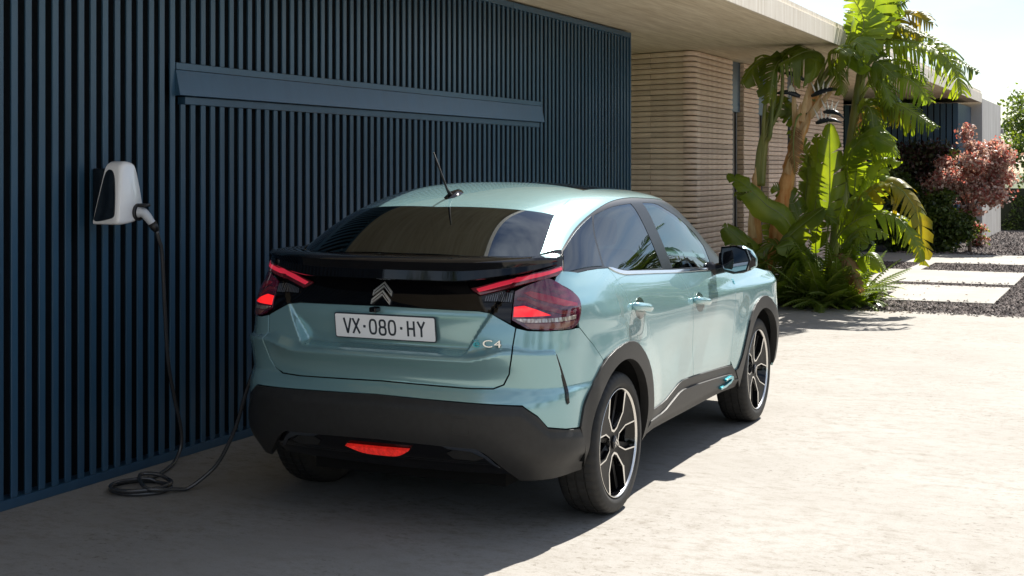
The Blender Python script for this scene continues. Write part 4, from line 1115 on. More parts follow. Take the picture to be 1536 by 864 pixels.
# ================================================================== plants
LEAF = leafmat('paddle_leaf', (.075,.125,.016), (.155,.205,.022), scale=2.2, trans=.48, rough=.38, rnd=.25, tcol=(2.6,2.3,.5))
LEAFY = leafmat('yellowing_leaf', (.11,.14,.012), (.22,.17,.012), scale=2.5, trans=.45, rough=.4, rnd=.15, tcol=(2.2,1.9,.4))
RIB = mat('leaf_rib', (.17,.20,.045), .45)
TRK = vary(mat('fibrous_trunk', rough=.75), (.46,.15,.028), (.66,.38,.15), scale=5, stretch=(3,3,.7), bump=.6, bscale=30, bdist=.01, lo=.3, hi=.7)
PET = vary(mat('green_stalk', rough=.45), (.09,.13,.025), (.24,.22,.06), scale=3, stretch=(2,2,.4))
BRACT = vary(mat('dry_leaf_base', rough=.8), (.45,.24,.09), (.65,.48,.28), scale=6, stretch=(3,3,.6))
SPATHE = mat('dark_flower_spathe', (.012,.016,.024), .35)
PETAL = mat('white_flower_petal', (.7,.68,.62), .5)
def leaf_mesh(mid, W, pf=.35, nrm_=(0,-.6,.8), seed=0, tear=.5, droop=.5, mt=None, m=22, prad=.014):
    rg_ = random.Random(seed)
    C_ = catmull(mid, 14); n = len(C_); C_ = [Vector(p) for p in C_]
    ln = [0]
    for i in range(1, n): ln.append(ln[-1]+(C_[i]-C_[i-1]).length)
    T = ln[-1]
    def at(t):
        d = t*T
        for i in range(1, n):
            if ln[i] >= d or i == n-1:
                f = (d-ln[i-1])/max(1e-6, ln[i]-ln[i-1]); return C_[i-1].lerp(C_[i], f), (C_[i]-C_[i-1]).normalized()
    q = MB()
    # petiole and rib
    pp = [at(k/16)[0] for k in range(17)]
    q.tube(pp, [prad*(1.15-.95*k/16) for k in range(17)], 6, 1)
    nv = Vector(nrm_).normalized()
    for sd in (1, -1):
        gd = 0; ga = 0; prev = None
        torn = [True]+[rg_.random() < tear for _ in range(m-1)]+[True]
        for i in range(m):
            t0 = pf+(1-pf)*i/m; t1 = pf+(1-pf)*(i+1)/m
            if torn[i]: gd = rg_.uniform(-.35,.55); ga = rg_.uniform(-.12,.12)
            rowv = []
            for e, t in enumerate((t0, t1)):
                p, d = at(min(t, .999)); s = d.cross(nv).normalized()*sd; up_ = s.cross(d).normalized()*sd
                if up_.dot(nv) < 0: up_ = -up_
                u = (t-pf)/(1-pf); w = W*max(.02, (math.sin(math.pi*min(1, u*.93+.05)**.72))**.62)*rg_.uniform(.94,1.04)
                swp = .40+.40*u; dt = (t1-t0)*T
                cut = 0
                if e == 0 and torn[i]: cut = .5*dt*rg_.uniform(.5,1.0)
                if e == 1 and torn[i+1]: cut = -.5*dt*rg_.uniform(.5,1.0)
                r = []
                for c in range(6):
                    f = c/5; x = w*f
                    dr = droop*f*f*w*(1+gd)+gd*.30*w*f
                    r.append(p + s*x*math.cos(.25*f) + d*(swp*x+ga*x+cut*f**1.6) - up_*dr + up_*.13*w*math.sin(f*math.pi) - Vector((0,0,.25*dr)))
                rowv.append(r)
            if not torn[i] and prev: rowv[0] = prev
            prev = rowv[1]
            b = len(q.v); k_ = 6
            mid_ = [(a_+b_)/2 - Vector((0,0,.004)) for a_, b_ in zip(rowv[0], rowv[1])]
            q.v += [tuple(v) for v in rowv[0]+mid_+rowv[1]]
            for h in range(2):
                for c in range(k_-1):
                    fc = (b+h*k_+c, b+h*k_+c+1, b+(h+1)*k_+c+1, b+(h+1)*k_+c); q.f.append(fc if sd > 0 else fc[::-1]); q.m.append(0)
    return mesh('leaf', q.v, q.f, None, True, mats=[mt or LEAF, RIB], fm=q.m)
def plant(name, base, label):
    o = empty(name, base); tag(o, label, 'plant', 'giant bird of paradise clump at the planting bed'); return o
def addleaf(pl, mid, W, **k):
    W *= .84; k['tear'] = min(.9, k.get('tear',.5)*1.25)
    b = Vector(pl.location); me = leaf_mesh([Vector(p)-b for p in mid], W, **k); link('leaf', me, pl)
def trunk(pl, pts, rad, nm='trunk', m=None):
    b = Vector(pl.location); c = catmull([Vector(p)-b for p in pts], 10); n = len(c)
    r = []
    for i in range(n):
        f = i/(n-1); a = rad[0]+(rad[1]-rad[0])*f; r.append(a*((1.13-.22*((i % 6)/5)) if m is None else 1)*(1+.03*math.sin(i*1.7)))
    q = MB(); q.tube(c, r, 12); q.build(nm, m or TRK, pl, True)
def bract(pl, p, d, L_, w_, seed):
    rr = random.Random(seed); p = Vector(p)-Vector(pl.location); d = Vector(d).normalized(); s = d.cross(Vector((0,-1,.2))).normalized(); q = MB()
    for i in range(6):
        f = i/5; ww = w_*(1-f)**.7; c = p+d*L_*f+Vector((rr.uniform(-.006,.006), -.03*math.sin(f*3), 0)); q.v += [tuple(c-s*ww), tuple(c+Vector((0,-.02*(1-f),0))), tuple(c+s*ww)]
    for i in range(5):
        for c in range(2): q.f.append((i*3+c, i*3+c+1, i*3+4+c, i*3+3+c)); q.m.append(0)
    q.build('leaf_base', BRACT, pl, True)
def flower(pl, p, d, L_=.34):
    p = Vector(p)-Vector(pl.location); d = Vector(d).normalized(); q = MB()
    c = [p+d*L_*f+Vector((0,0,.05*math.sin(f*3))) for f in (0,.2,.45,.7,1)]
    q.tube(c, [.018,.034,.032,.020,.003], 8); o = q.build('flower', SPATHE, pl, True)
    q = MB()
    for k in range(4):
        a = p+d*L_*(.15+.1*k); q.tube([a, a+Vector((.02*(k-1.5),-.03,.10)), a+Vector((.05*(k-1.5),-.02,.19))], [.008,.012,.001], 5)
    q.build('petal', PETAL, o, True)
A = plant('bird_of_paradise', (-1.06,10.6,0), 'tall bird of paradise with a leaning orange-tan trunk and dark flowers')
trunk(A, [(-1.08,10.6,0),(-1.06,10.6,.31),(-.97,10.6,.67),(-.87,10.6,1.19),(-.78,10.6,1.59),(-.68,10.6,1.98),(-.55,10.6,2.39),(-.45,10.6,2.62)], (.092,.085))
for k,(p,d) in enumerate([((-.78,10.5,1.6),(.35,0,1)),((-.72,10.5,1.8),(.5,-.1,1)),((-.70,10.5,1.95),(.2,-.1,1)),((-.62,10.5,2.1),(.6,0,1)),((-.60,10.48,2.25),(.3,-.1,1)),((-.52,10.5,2.35),(.1,0,1)),((-.66,10.5,2.1),(-.05,0,1)),((-.50,10.5,2.3),(.9,0,1))]): bract(A, p, d, .50+.03*k, .05, k)
for x,y,z,x2,z2 in ((-.47,10.55,2.5,-.20,3.0),(-.45,10.6,2.5,-.06,3.02),(-.50,10.6,2.5,-.33,2.9)): trunk(A, [(x,y,z),((x+x2)/2-.02,y,(z+z2)/2),(x2,y-.05,z2)], (.035,.02), 'stalk', PET)
flower(A,(-.60,10.45,2.55),(-1,-.2,.05)); flower(A,(-.45,10.4,2.55),(1,-.2,.12),.42); flower(A,(-.40,10.42,2.22),(1,-.1,-.05)); flower(A,(-.55,10.45,2.75),(-1,-.3,.25),.3); flower(A,(-.30,10.4,2.35),(1,-.3,-.35),.3)
addleaf(A, [(-.39,10.6,2.76),(-.04,10.5,3.12),(.25,10.45,3.5),(.38,10.4,4.1)], .30, nrm_=(-.3,-.9,.2), seed=1, pf=.3)
addleaf(A, [(-.39,10.6,2.76),(-.02,10.45,3.05),(.20,10.3,3.4),(.06,10.2,3.75)], .28, nrm_=(.1,-.95,.2), seed=2, pf=.3)
addleaf(A, [(-.42,10.6,2.7),(-.3,10.4,3.0),(-.42,10.1,3.08),(-.72,9.9,2.92)], .27, nrm_=(0,-.75,.6), seed=3, tear=.35, droop=.9)
addleaf(A, [(-.42,10.6,2.7),(-.25,10.4,3.0),(-.08,10.1,3.10),(.15,9.8,2.98)], .26, nrm_=(0,-.7,.7), seed=4, droop=.9)
addleaf(A, [(-.40,10.6,2.7),(-.06,10.35,3.0),(.12,10.1,3.16),(.36,9.9,3.0)], .24, nrm_=(0,-.8,.6), seed=5, droop=.8)
Bp_ = plant('bird_of_paradise', (-1.17,10.5,0), 'bird of paradise with slim green stalks nearest the terracotta wall')
trunk(Bp_, [(-1.18,10.5,0),(-1.17,10.5,.27),(-1.16,10.5,.86),(-1.17,10.5,1.36),(-1.14,10.5,1.6)], (.075,.06))
for k,(x2,z2) in enumerate(((-.86,2.95),(-.78,2.93),(-.98,2.75),(-.90,2.6))): trunk(Bp_, [(-1.15+.02*k,10.48,1.45),(-1.10+.02*k,10.46,1.95),(x2-.06,10.4,z2-.5),(x2,10.32,z2)], (.045,.018), 'stalk', PET)
addleaf(Bp_, [(-.86,10.32,2.92),(-.80,10.25,3.05),(-.62,10.15,3.10),(-.30,10.0,2.95)], .25, pf=.12, nrm_=(0,-.7,.7), seed=11, tear=.2, droop=1.0)
addleaf(Bp_, [(-.86,10.32,2.92),(-.95,10.2,3.02),(-1.10,10.1,2.92),(-1.22,10.0,2.70)], .20, pf=.12, nrm_=(0,-.75,.6), seed=12, tear=.2, droop=1.0)
addleaf(Bp_, [(-.80,10.3,2.9),(-.76,10.15,2.98),(-.80,9.95,2.85),(-.84,9.85,2.45)], .17, pf=.12, nrm_=(.5,-.8,.1), seed=13, tear=.25, droop=.9)
addleaf(Bp_, [(-1.1,10.5,1.9),(-1.0,10.5,2.3),(-.85,10.6,2.5),(-.70,10.7,2.2)], .2, nrm_=(0,-.8,.5), seed=14)
bract(Bp_,(-1.16,10.4,1.2),(.05,0,1),.5,.05,31); bract(Bp_,(-1.18,10.4,.8),(-.05,0,1),.5,.06,32)
Cc = plant('bird_of_paradise', (-.31,11.0,0), 'bird of paradise with the highest torn fronds arching away from the roof')
trunk(Cc, [(-.33,11,0),(-.31,11,.43),(-.21,11,1.27),(-.10,11,1.86),(-.02,11,2.44),(.04,11,2.85)], (.09,.06), m=PET)
addleaf(Cc, [(.02,11,2.85),(.10,11,3.18),(.46,10.8,3.24),(.96,10.6,3.10),(1.20,10.5,2.85),(1.31,10.4,2.54)], .36, nrm_=(0,-.55,.83), seed=21, pf=.22, tear=.75, droop=.75, m=30)
addleaf(Cc, [(.04,11,2.85),(.35,11.1,3.16),(.90,11.1,3.10),(1.42,11.1,2.84)], .26, nrm_=(0,-.4,.9), seed=22, pf=.3, tear=.85, droop=.5, m=28)
addleaf(Cc, [(.02,11,2.85),(.03,10.9,3.33),(.10,10.8,3.58),(-.02,10.7,3.86)], .25, nrm_=(.2,-.9,.3), seed=23)
addleaf(Cc, [(.04,11,2.85),(.10,11,3.43),(.19,11,3.76),(.40,11,4.15)], .30, nrm_=(-.2,-.9,.2), seed=24, tear=.35)
addleaf(Cc, [(.04,11,2.85),(.35,11,3.30),(.56,11,3.56),(.92,10.9,3.42)], .26, nrm_=(0,-.7,.7), seed=25, mt=LEAFY, tear=.7)
addleaf(Cc, [(.04,11,2.85),(.25,10.9,3.35),(.38,10.8,3.62),(.62,10.7,3.66)], .27, nrm_=(0,-.85,.4), seed=26)
addleaf(Cc, [(-.02,11,2.44),(.24,10.7,2.52),(.59,10.5,2.42),(1.03,10.3,2.16)], .21, nrm_=(0,-.65,.75), seed=27, tear=.7, droop=.7)
addleaf(Cc, [(-.02,11,2.44),(.30,10.8,2.83),(.70,10.6,2.72),(.95,10.5,2.45)], .24, nrm_=(0,-.7,.7), seed=28, tear=.55)
addleaf(Cc, [(-.05,11,2.3),(.20,10.8,2.75),(.42,10.6,2.62),(.52,10.5,2.25)], .2, nrm_=(0,-.8,.5), seed=29, tear=.5, droop=.9)
addleaf(Cc, [(-.08,11,2.0),(.10,10.7,2.4),(.25,10.5,2.35),(.30,10.4,1.95)], .2, nrm_=(.2,-.85,.4), seed=30, tear=.5, droop=.8)
addleaf(Cc, [(.0,11,2.6),(.15,10.8,2.95),(.30,10.6,2.95),(.55,10.5,2.75)], .25, nrm_=(0,-.8,.5), seed=31, tear=.4)
D_ = plant('bird_of_paradise', (-.25,10.5,0), 'low young bird of paradise with broad backlit leaves drooping over the slabs')
for k,(md,W_2,nv_,tr,dr,pf_,mt_) in enumerate([
  ([(-.28,10.6,.05),(-.30,10.5,.47),(-.25,10.5,1.28),(-.27,10.6,2.22)], .22,(.15,-1,.1),.25,.15,.45,None),
  ([(-.22,10.5,.1),(-.19,10.4,.72),(.17,10.2,1.29),(.53,10.1,1.50),(.81,10.0,1.25),(.91,10.0,.86),(.93,10.0,.55)], .25,(0,-.6,.8),.6,.8,.40,LEAFY),
  ([(-.2,10.4,.1),(-.17,10.3,.72),(.19,10.1,1.08),(.59,10.0,1.12),(.83,9.9,.88),(.93,9.9,.60)], .22,(0,-.6,.8),.5,.7,.38,None),
  ([(-.4,10.4,.05),(-.47,10.4,.47),(-.68,10.1,1.04),(-.9,10,1.22),(-1.12,9.9,1.45),(-1.36,9.9,1.60)], .20,(.4,-.8,.4),.15,.25,.42,None),
  ([(-.9,10.3,.05),(-.9,10.3,.46),(-.68,10.1,.82),(-.22,10.0,1.20)], .20,(-.4,-.8,.4),.1,.2,.40,None),
  ([(-.95,10.3,.05),(-.95,10.2,.47),(-1.21,9.95,.80),(-1.40,9.85,.98)], .19,(.3,-.8,.5),.15,.35,.42,None),
  ([(-.25,11,.1),(-.21,11,1.27),(.16,10.7,1.92),(.45,10.5,1.72)], .22,(0,-.8,.5),.4,.5,.6,None),
  ([(-.1,10.8,.1),(-.08,10.8,1.2),(-.02,10.5,1.80),(.26,10.3,2.06),(.56,10.2,1.92)], .22,(-.1,-.8,.5),.4,.4,.6,None),
  ([(-.45,10.7,.05),(-.50,10.7,.9),(-.45,10.8,1.5),(-.50,10.9,2.1)], .22,(-.3,-.9,.2),.3,.2,.45,None),
  ([(-.1,10.5,.05),(-.05,10.4,.6),(.10,10.2,1.1),(.30,10.0,1.35)], .22,(-.2,-.9,.3),.3,.3,.45,None),
  ([(-.15,10.5,.05),(-.05,10.3,.5),(.15,10.0,.85),(.35,9.8,.80)], .2,(0,-.7,.7),.35,.6,.42,None),
  ([(-.1,10.6,.05),(.1,10.5,.9),(.30,10.4,1.55),(.50,10.3,1.50)], .22,(0,-.85,.4),.4,.5,.5,None),
  ([(-.5,10.6,.05),(-.6,10.6,.8),(-.75,10.6,1.3),(-.95,10.5,1.45)], .2,(.2,-.9,.3),.3,.3,.5,None),
  ([(-.15,10.7,.05),(0,10.7,1.3),(.1,10.6,2.0),(.28,10.5,2.3)], .22,(-.2,-.9,.3),.4,.4,.55,None),
  ([(-.6,10.8,.05),(-.65,10.9,1.0),(-.6,11,1.7),(-.42,11,2.1)], .2,(-.2,-.9,.2),.5,.3,.5,None),
  ([(-.3,10.4,.05),(-.4,10.2,.5),(-.55,10.0,.75),(-.75,9.85,.72)], .18,(.1,-.7,.7),.2,.5,.4,None)]):
    addleaf(D_, md, W_2, nrm_=nv_, seed=50+k, tear=tr, droop=dr, pf=pf_, mt=mt_)
trunk(D_, [(-.87,10.9,0),(-.87,10.9,.42),(-.89,10.9,.93),(-.83,10.9,1.35)], (.07,.04), 'old_stem')

for k,(md,W_2,nv_) in enumerate([
  ([(.04,11,2.85),(.2,10.9,3.2),(.5,10.8,3.4),(.85,10.7,3.25)],.17,(0,-.6,.8)),
  ([(.04,11,2.85),(.1,10.9,3.3),(.28,10.8,3.7),(.62,10.7,3.85)],.18,(-.1,-.8,.5)),
  ([(.04,11,2.85),(.0,10.9,3.2),(.02,10.8,3.5),(.22,10.7,3.72)],.17,(.3,-.8,.4)),
  ([(.02,11,2.7),(.25,10.8,2.95),(.6,10.7,2.95),(.88,10.6,2.7)],.17,(0,-.65,.75)),
  ([(.0,11,2.5),(.2,10.7,2.75),(.38,10.5,2.7),(.5,10.4,2.4)],.16,(.1,-.8,.5)),
  ([(-.05,11,2.2),(.15,10.8,2.4),(.45,10.6,2.4),(.75,10.5,2.15)],.16,(0,-.65,.75)),
  ([(-.1,11,1.9),(.1,10.8,2.15),(.35,10.6,2.1),(.55,10.5,1.8)],.17,(0,-.7,.7)),
  ([(.04,11,2.85),(.3,11.1,3.3),(.7,11.2,3.35),(1.15,11.2,3.1)],.18,(0,-.5,.85)),
  ([(.04,11,2.8),(-.05,10.7,3.0),(-.1,10.4,2.9),(-.05,10.2,2.55)],.16,(.2,-.8,.4))]):
    addleaf(Cc, md, W_2, nrm_=nv_, seed=80+k, tear=.65, droop=.7, pf=.3, prad=.011, mt=LEAFY if k in (0,5) else None)
for k,(md,W_2,nv_) in enumerate([
  ([(-.15,10.6,.05),(-.1,10.5,.8),(.05,10.3,1.25),(.32,10.1,1.2)],.17,(0,-.75,.6)),
  ([(-.2,10.5,.05),(-.1,10.2,.6),(.2,10.0,.95),(.55,9.9,.9)],.16,(0,-.6,.8)),
  ([(-.35,10.6,.05),(-.42,10.5,.7),(-.3,10.3,1.1),(-.1,10.2,1.0)],.17,(0,-.8,.5)),
  ([(-.1,10.7,.05),(.05,10.6,1.0),(.3,10.5,1.7),(.62,10.4,1.75)],.17,(0,-.7,.7)),
  ([(-.6,10.5,.05),(-.7,10.3,.5),(-.85,10.1,.75),(-1.05,9.95,.62)],.16,(.1,-.7,.7)),
  ([(-.1,10.5,.05),(.1,10.2,.5),(.3,10.0,.65),(.5,9.9,.5)],.15,(0,-.65,.75)),
  ([(-1.0,10.7,.05),(-1.05,10.8,.9),(-1.25,10.8,1.3),(-1.5,10.7,1.35)],.17,(.2,-.85,.4)),
  ([(-.5,10.9,.05),(-.55,11,1.2),(-.65,11,1.9),(-.85,10.9,2.15)],.17,(.2,-.9,.3))]):
    addleaf(D_, md, W_2, nrm_=nv_, seed=110+k, tear=.45, droop=.6, pf=.42, prad=.011)
DRY = leafmat('dry_brown_leaf', (.16,.085,.03), (.30,.19,.08), scale=5, trans=.3, rough=.7, rnd=.15, tcol=(1.5,1.2,.8))
addleaf(Cc, [(-.02,11,2.45),(.06,10.8,2.45),(.12,10.7,2.2),(.10,10.65,1.75)], .15, nrm_=(.1,-.9,.3), seed=201, tear=.8, droop=.8, mt=DRY)
addleaf(A, [(-.52,10.55,2.35),(-.62,10.4,2.3),(-.66,10.35,2.0),(-.64,10.35,1.6)], .12, nrm_=(-.2,-.9,.2), seed=202, tear=.8, droop=.8, mt=DRY)
addleaf(D_, [(-.3,10.5,.1),(-.2,10.2,.55),(.05,10.0,.6),(.25,9.95,.2)], .13, nrm_=(0,-.7,.7), seed=203, tear=.7, droop=.8, mt=DRY)
# ---- ferns
FERN = leafmat('fern_leaf', (.08,.135,.02), (.17,.22,.03), scale=4, trans=.4, rough=.5, rnd=.3, tcol=(2.4,2.2,.5))
def frond_mesh(L_, bend, seed):
    rr = random.Random(seed); q = MB(); n = 22
    pts = [Vector((L_*math.sin(f*.9)*(.55+bend*f), 0, L_*(f*.95-bend*.75*f*f))) for f in [i/n for i in range(n+1)]]
    q.tube(pts[::3], [.004]*len(pts[::3]), 4, 1)
    for i in range(2, n):
        f = i/n; d = (pts[i+1]-pts[i]).normalized(); w_ = L_*.15*math.sin(math.pi*f**.7)**.8+.006
        for sd in (1,-1):
            s = Vector((0,sd,0)); p = pts[i]; tip = p+s*w_+d*w_*.35-Vector((0,0,w_*.25)); hw = L_/n*.42
            mid_ = p.lerp(tip,.5)+Vector((0,0,.006)); b = len(q.v)
            q.v += [tuple(p-d*hw), tuple(mid_-d*hw*.9), tuple(tip), tuple(mid_+d*hw*.9), tuple(p+d*hw)]
            q.f += [(b,b+1,b+3,b+4),(b+1,b+2,b+3)]; q.m += [0,0]
    return mesh('frond', q.v, q.f, None, False, mats=[FERN, RIB], fm=q.m)
FR = [frond_mesh(.55,.55,1), frond_mesh(.45,.75,2), frond_mesh(.62,.35,3), frond_mesh(.36,.95,4)]
rf = random.Random(9)
fl = [('upright fern at the foot of the slim green stalks',(-1.25,10.28)),('fern under the leaning orange-tan trunk',(-.98,10.30)),('fern at the front edge of the bed below the drooping leaf',(-.72,10.24)),('dense fern in the middle of the planting bed',(-.48,10.42)),('fern spilling onto the concrete edge',(-.40,10.2)),('fern tucked behind the front ferns',(-.70,10.55)),('fern beside the broad-leaved plant',(-.12,10.26)),('bright fern growing close to the gravel',(.05,10.5)),('fern near the car mirror side of the bed',(-1.42,10.35)),('small fern between the trunks',(-1.1,10.7)),('fern behind the broad-leaved plant',(.02,10.85)),('fern leaning over the driveway edge below the young leaves',(-.86,10.15)),('short fern on the driveway edge by the gravel',(-.25,10.14)),('tall fern in the heart of the clump',(-.3,10.6))]
for lb,(x,y) in fl:
    o = empty('fern', (x,y-.10,.0)); tag(o, lb, 'fern', 'ferns in the planting bed')
    for k in range(22):
        f = link('frond', FR[rf.randrange(4)], o); f.rotation_euler = (rf.uniform(-.2,.2), rf.uniform(-.45,.5), rf.uniform(0,6.28)); s = rf.uniform(1.0,1.6); f.scale = (s,s,s)
BROAD = leafmat('broad_leaf', (.07,.125,.018), (.16,.21,.025), scale=3, trans=.42, rough=.3, rnd=.25, tcol=(2.4,2.2,.45))
def strap(L_, w_, bend):
    q = MB(); n = 9
    for i in range(n+1):
        f = i/n; c = Vector((L_*f*(.5+.5*bend*f), 0, L_*(f*.9-bend*.75*f*f))); ww = w_*math.sin(math.pi*min(1,f*.9+.08))**.7
        q.v += [tuple(c+Vector((0,-ww,.25*ww))), tuple(c), tuple(c+Vector((0,ww,.25*ww)))]
    for i in range(n):
        for c in range(2): q.f.append((i*3+c,i*3+c+1,i*3+4+c,i*3+3+c)); q.m.append(0)
    return mesh('leaf', q.v, q.f, BROAD, True)
ST = [strap(.42,.055,.5), strap(.5,.06,.75), strap(.34,.05,.9)]
for lb,(x,y) in [('broad glossy leaves spreading over the first pale slab',(.12,10.62)),('broad-leaved plant at the gravel corner of the bed',(.16,10.30)),('broad-leaved plant beside the thin slab strip',(.02,11.6)),('broad-leaved plant under the arching yellow leaf',(-.25,10.75)),('low broad-leaved plant in the middle of the ferns',(-.60,10.35)),('broad-leaved plant by the orange trunk foot',(-.9,10.5)),('bright broad-leaved plant spilling over the concrete edge',(-.2,10.16)),('broad-leaved plant hanging over the gravel strip',(.2,10.9))]:
    o = empty('broad_leaved_plant', (x,y,.0)); tag(o, lb, 'plant', 'broad-leaved plants in the planting bed')
    for k in range(16):
        f = link('leaf', ST[rf.randrange(3)], o); f.rotation_euler = (rf.uniform(-.2,.2), rf.uniform(-.35,.55), rf.uniform(0,6.28)); s = rf.uniform(.6,1.1); f.scale = (s,s,s)
# ---- leafy crowns
def crown_mesh(name, clumps, n, size, mats_, seed, flat=.0):
    """small folded leaves spread through clumps; clumps (centre, radii)"""
    rr = np.random.default_rng(seed); V = []; F = []; FM = []
    wts = np.array([r[0]*r[1]*r[2] for _,r in clumps])**.67; wts = wts/wts.sum()
    for (c, r), wq in zip(clumps, wts):
        k = int(n*wq); d = rr.normal(size=(k,3)); d /= np.linalg.norm(d,axis=1)[:,None]
        rad = rr.random(k)**.38*(1+.22*rr.normal(size=k)); p = np.array(c)+d*rad[:,None]*np.array(r)
        a = rr.normal(size=(k,3)); a[:,2] -= .35; a /= np.linalg.norm(a,axis=1)[:,None]; b = np.cross(a, rr.normal(size=(k,3))); b /= np.linalg.norm(b,axis=1)[:,None]; nn = np.cross(a,b)
        s = size*rr.uniform(.6,1.35,k)[:,None]
        b0 = len(V)
        q = np.stack([p, p+a*s*.5+b*s*.34+nn*s*.10, p+a*s, p+a*s*.5-b*s*.34+nn*s*.10], 1).reshape(-1,3); V += list(map(tuple, q))
        ids = b0+4*np.arange(k); mi = rr.integers(0,len(mats_),k)
        for i, m_ in zip(ids, mi): F.append((i,i+1,i+2)); F.append((i,i+2,i+3)); FM += [int(m_), int(m_)]
    return mesh(name, V, F, None, False, mats=mats_, fm=FM)
def limbs(pl, base_r, pts_list, m):
    q = MB()
    for pts, r0, r1 in pts_list:
        c = catmull(pts, 5); q.tube(c, [r0+(r1-r0)*i/(len(c)-1) for i in range(len(c))], 8)
    return q.build('trunk', m, pl, True)
BARK = vary(mat('bark', rough=.9), (.05,.035,.025), (.11,.085,.06), scale=9, stretch=(2,2,.5), bump=.5, bscale=25, bdist=.01)
RED = [leafmat('maple_red', (.27,.085,.075), (.36,.15,.12), trans=.45, rnd=0, tcol=(1.8,1.3,1.1)), leafmat('maple_bronze', (.30,.20,.165), (.42,.31,.25), trans=.4, rnd=0, tcol=(1.6,1.3,1.0)), leafmat('maple_pink_glint', (.50,.38,.335), (.66,.54,.48), trans=.35, rnd=0, rough=.3, tcol=(1.4,1.2,1.1))]  # the palest pink also paints white sun glints into the maple crown
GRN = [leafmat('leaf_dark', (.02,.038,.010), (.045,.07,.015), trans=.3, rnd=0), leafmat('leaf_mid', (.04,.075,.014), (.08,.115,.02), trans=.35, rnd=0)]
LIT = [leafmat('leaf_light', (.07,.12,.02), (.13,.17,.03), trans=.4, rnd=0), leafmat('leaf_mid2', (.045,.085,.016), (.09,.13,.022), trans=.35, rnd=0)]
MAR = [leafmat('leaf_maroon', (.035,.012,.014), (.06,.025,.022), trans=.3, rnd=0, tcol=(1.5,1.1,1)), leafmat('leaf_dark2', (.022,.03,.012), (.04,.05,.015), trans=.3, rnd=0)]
def clumps_in(c, r, k, rc, seed):
    rr = random.Random(seed); o = []
    for _ in range(k):
        while True:
            d = Vector((rr.uniform(-1,1), rr.uniform(-1,1), rr.uniform(-1,1)))
            if .35 < d.length < 1: break
        s = rc*rr.uniform(.7,1.3); o.append(((c[0]+d.x*r[0], c[1]+d.y*r[1], c[2]+d.z*r[2]), (s*1.2,s*1.2,s*.75)))
    return o
def tree(name, loc, label, cat, cl, n, size, mats_, seed, stems, group=None, grain=BARK):
    o = empty(name, loc); tag(o, label, cat, group)
    link('crown', crown_mesh('crown', cl, n, size, mats_, seed), o)
    limbs(o, 0, stems, grain); return o
def st_(h, r, spread=.4, k=5, seed=0):
    rr = random.Random(seed); L_ = [([(0,0,0),(.02,0,h*.25),(0,.02,h*.5)], r, r*.7)]
    for i in range(k):
        a = 6.28*i/k+rr.random(); L_.append(([(0,.02,h*.42),(spread*.4*math.cos(a),spread*.4*math.sin(a),h*.68),(spread*math.cos(a),spread*math.sin(a),h*rr.uniform(.85,1.0))], r*.55, r*.15))
    return L_
tree('maple_tree', (.10,22.2,0), 'small red-leaved Japanese maple glowing in the sun before the end wall', 'tree',
     clumps_in((-.02,0,1.60),(.72,.5,.80),30,.22,3)+[((-.05,0,2.35),(.16,.16,.22)),((.45,0,1.55),(.25,.2,.2))], 15000, .070, RED, 3, st_(1.6,.035,.5,6,3))
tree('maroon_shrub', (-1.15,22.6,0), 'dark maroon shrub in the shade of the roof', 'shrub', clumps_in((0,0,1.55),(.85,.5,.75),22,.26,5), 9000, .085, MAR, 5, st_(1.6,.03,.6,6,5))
tree('green_shrub', (-.35,21.75,0), 'leafy dark green shrub below the red maple', 'shrub', clumps_in((0,0,.62),(.42,.3,.55),18,.20,7), 6500, .085, GRN+[LIT[1]], 7, st_(.9,.02,.35,6,7))
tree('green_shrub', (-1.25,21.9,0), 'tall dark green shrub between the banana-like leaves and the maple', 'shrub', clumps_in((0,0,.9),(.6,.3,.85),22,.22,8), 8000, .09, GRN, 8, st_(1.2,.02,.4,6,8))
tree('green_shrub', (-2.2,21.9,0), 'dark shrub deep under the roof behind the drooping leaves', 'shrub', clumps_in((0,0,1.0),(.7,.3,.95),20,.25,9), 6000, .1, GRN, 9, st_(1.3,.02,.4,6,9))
tree('flowering_plant', (.05,24.0,0), 'low pink and red foliage at the foot of the outbuilding', 'plant', clumps_in((0,0,.25),(.22,.3,.2),8,.12,11), 1200, .07, [RED[0],RED[2],LIT[0]], 11, st_(.3,.01,.15,4,11))
hg = empty('clipped_hedge', (2.0,33.0,0)); tag(hg, 'clipped dark green hedge at the end of the gravel', 'hedge')
hc = []
rh = random.Random(2)
for i in range(90): hc.append(((rh.uniform(-3.2,6), rh.uniform(-.25,.3), rh.uniform(.05,1.15)), (.3,.22,.2)))
link('foliage', crown_mesh('foliage', hc, 15000, .07, GRN+[LIT[1]], 12), hg)
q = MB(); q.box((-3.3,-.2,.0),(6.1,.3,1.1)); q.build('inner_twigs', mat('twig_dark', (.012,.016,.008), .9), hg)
TRL = {}
def bigtree(loc, label, h, r, n, size, mats_, seed, cat='tree', group=None):
    return tree('broadleaf_tree', loc, label, cat, clumps_in((0,0,h*.62),(r,r,h*.36),30,r*.32,seed), n, size, mats_, seed, st_(h*.75,.12,r*.6,6,seed), group)
bigtree((1.2,36.5,0), 'bright green tree rising above the hedge', 4.1, 1.9, 22000, .12, LIT, 21)
bigtree((4.2,38,0), 'rounded green tree further along behind the hedge', 4.4, 2.0, 14000, .14, LIT, 22)
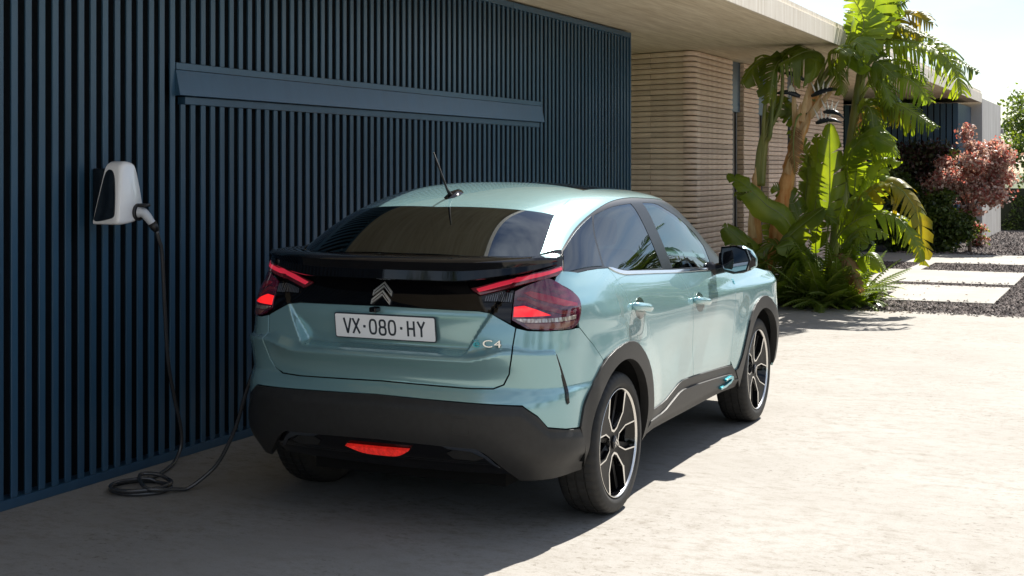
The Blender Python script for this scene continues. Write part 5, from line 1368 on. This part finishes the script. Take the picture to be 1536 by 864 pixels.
# trees and a palm off to the right and behind the viewer, seen as reflections in the paint and glass
t0 = bigtree((-3.5,-24,0), 'green tree standing across the drive behind the viewer, mirrored in the car', 6.5, 2.6, 6000, .24, GRN, 23, group='trees across the drive')
def copytree(o, loc, rz, s):
    c = o.copy(); COL.objects.link(c); c.location = loc; c.rotation_euler = (0,0,rz); c.scale = (s,s,s)
    for ch in o.children:
        k = ch.copy(); COL.objects.link(k); k.parent = c
    return c
for x,y,s in ((3,-25,.8),(9,-23,1.1),(15,-20,.9),(-9,-25,1.0),(20,-14,1.0),(23,-4,.9),(24,6,1.1)): copytree(t0, (x,y,0), x*1.7, s)
s0 = tree('boundary_shrub', (5.8,21,0), 'tall boundary shrub along the right of the drive, mirrored in the doors', 'shrub', clumps_in((0,0,1.7),(1.1,.9,1.5),26,.48,31), 6000, .17, GRN, 31, st_(2.4,.05,.8,6,31), 'boundary shrubs')
for x,y,s in ((7.6,20.6,1.1),(9.4,19.6,.95),(11.2,18.6,1.2),(12.8,17,1.0),(14.2,15,1.1),(15.4,12.6,.95),(16.4,10,1.15),(4.3,24.5,1.0)): copytree(s0, (x,y,0), x*2.1, s)
# feather palm
PF = leafmat('palm_leaf', (.03,.06,.012), (.07,.10,.02), scale=4, trans=.35, rnd=.2)
def palm_frond(L_, seed):
    rr = random.Random(seed); q = MB(); n = 34
    pts = [Vector((L_*f*(1-.18*f), 0, L_*(.55*f-.75*f*f))) for f in [i/n for i in range(n+1)]]
    q.tube(pts[::3], [.018*(1-.85*i/len(pts[::3])) for i in range(len(pts[::3]))], 5, 1)
    for i in range(5, n+1):
        f = i/n; d = (pts[i]-pts[i-1]).normalized(); w_ = .46*math.sin(math.pi*(f*.85+.12))**.7
        for sd in (1,-1):
            s = Vector((0,sd,0)); p = pts[i]; tip = p+s*w_*.8+d*w_*.6-Vector((0,0,w_*rr.uniform(.1,.45))); md_ = p.lerp(tip,.45)+Vector((0,0,.03)); b = len(q.v)
            q.v += [tuple(p), tuple(md_-d*.014), tuple(tip), tuple(md_+d*.014)]; q.f += [(b,b+1,b+2),(b,b+2,b+3)]; q.m += [0,0]
    return mesh('frond', q.v, q.f, None, False, mats=[PF, RIB], fm=q.m)
pm = [palm_frond(2.1,1), palm_frond(1.8,2)]
def palm(loc, h, label, n=24, seed=0):
    o = empty('feather_palm', loc); tag(o, label, 'palm'); rr = random.Random(seed)
    c = [(0,0,0),(.03,0,h*.3),(0,.02,h*.65),(0,0,h)]; q = MB(); cc = catmull(c, 8); q.tube(cc, [.15*(1+.10*(i%2)) for i in range(len(cc))], 12); q.build('trunk', TRK, o)
    for k in range(n):
        f = link('frond', pm[k%2], o, (0,0,h-.05)); f.rotation_euler = (0, rr.uniform(-.75,.45), 6.283*k/n*2.4+rr.uniform(-.1,.1))
palm((4.6,10.9,0), 2.7, 'feather palm on the right of the drive that throws the frond shadow', 26, 4)
palm((5.6,13.5,0), 1.5, 'short feather palm behind the taller one', 22, 6)

rl_ = random.Random(77)
q = MB()
for _ in range(90):
    if rl_.random() < .7: x, y, zb = rl_.uniform(-1.6,.8), 10.12-abs(rl_.gauss(0,.28)), .004
    else: x, y, zb = rl_.uniform(-.1,1.5), rl_.choice((rl_.uniform(11.6,13.8), rl_.uniform(18.8,21))), .012
    a = rl_.uniform(0,6.28); s = rl_.uniform(.012,.032); c, sn = math.cos(a), math.sin(a)
    q.add([(x-c*s,y-sn*s,zb),(x+sn*s*.4,y-c*s*.4,zb+.006),(x+c*s,y+sn*s,zb+.002),(x-sn*s*.4,y+c*s*.4,zb+.008)], [(0,1,2,3)])
o = q.build('fallen_leaves', mat('fallen_leaf', (.20,.12,.045), .8)); tag(o, 'small dry fallen leaves scattered at the edge of the planting bed', 'leaves', kind='stuff')
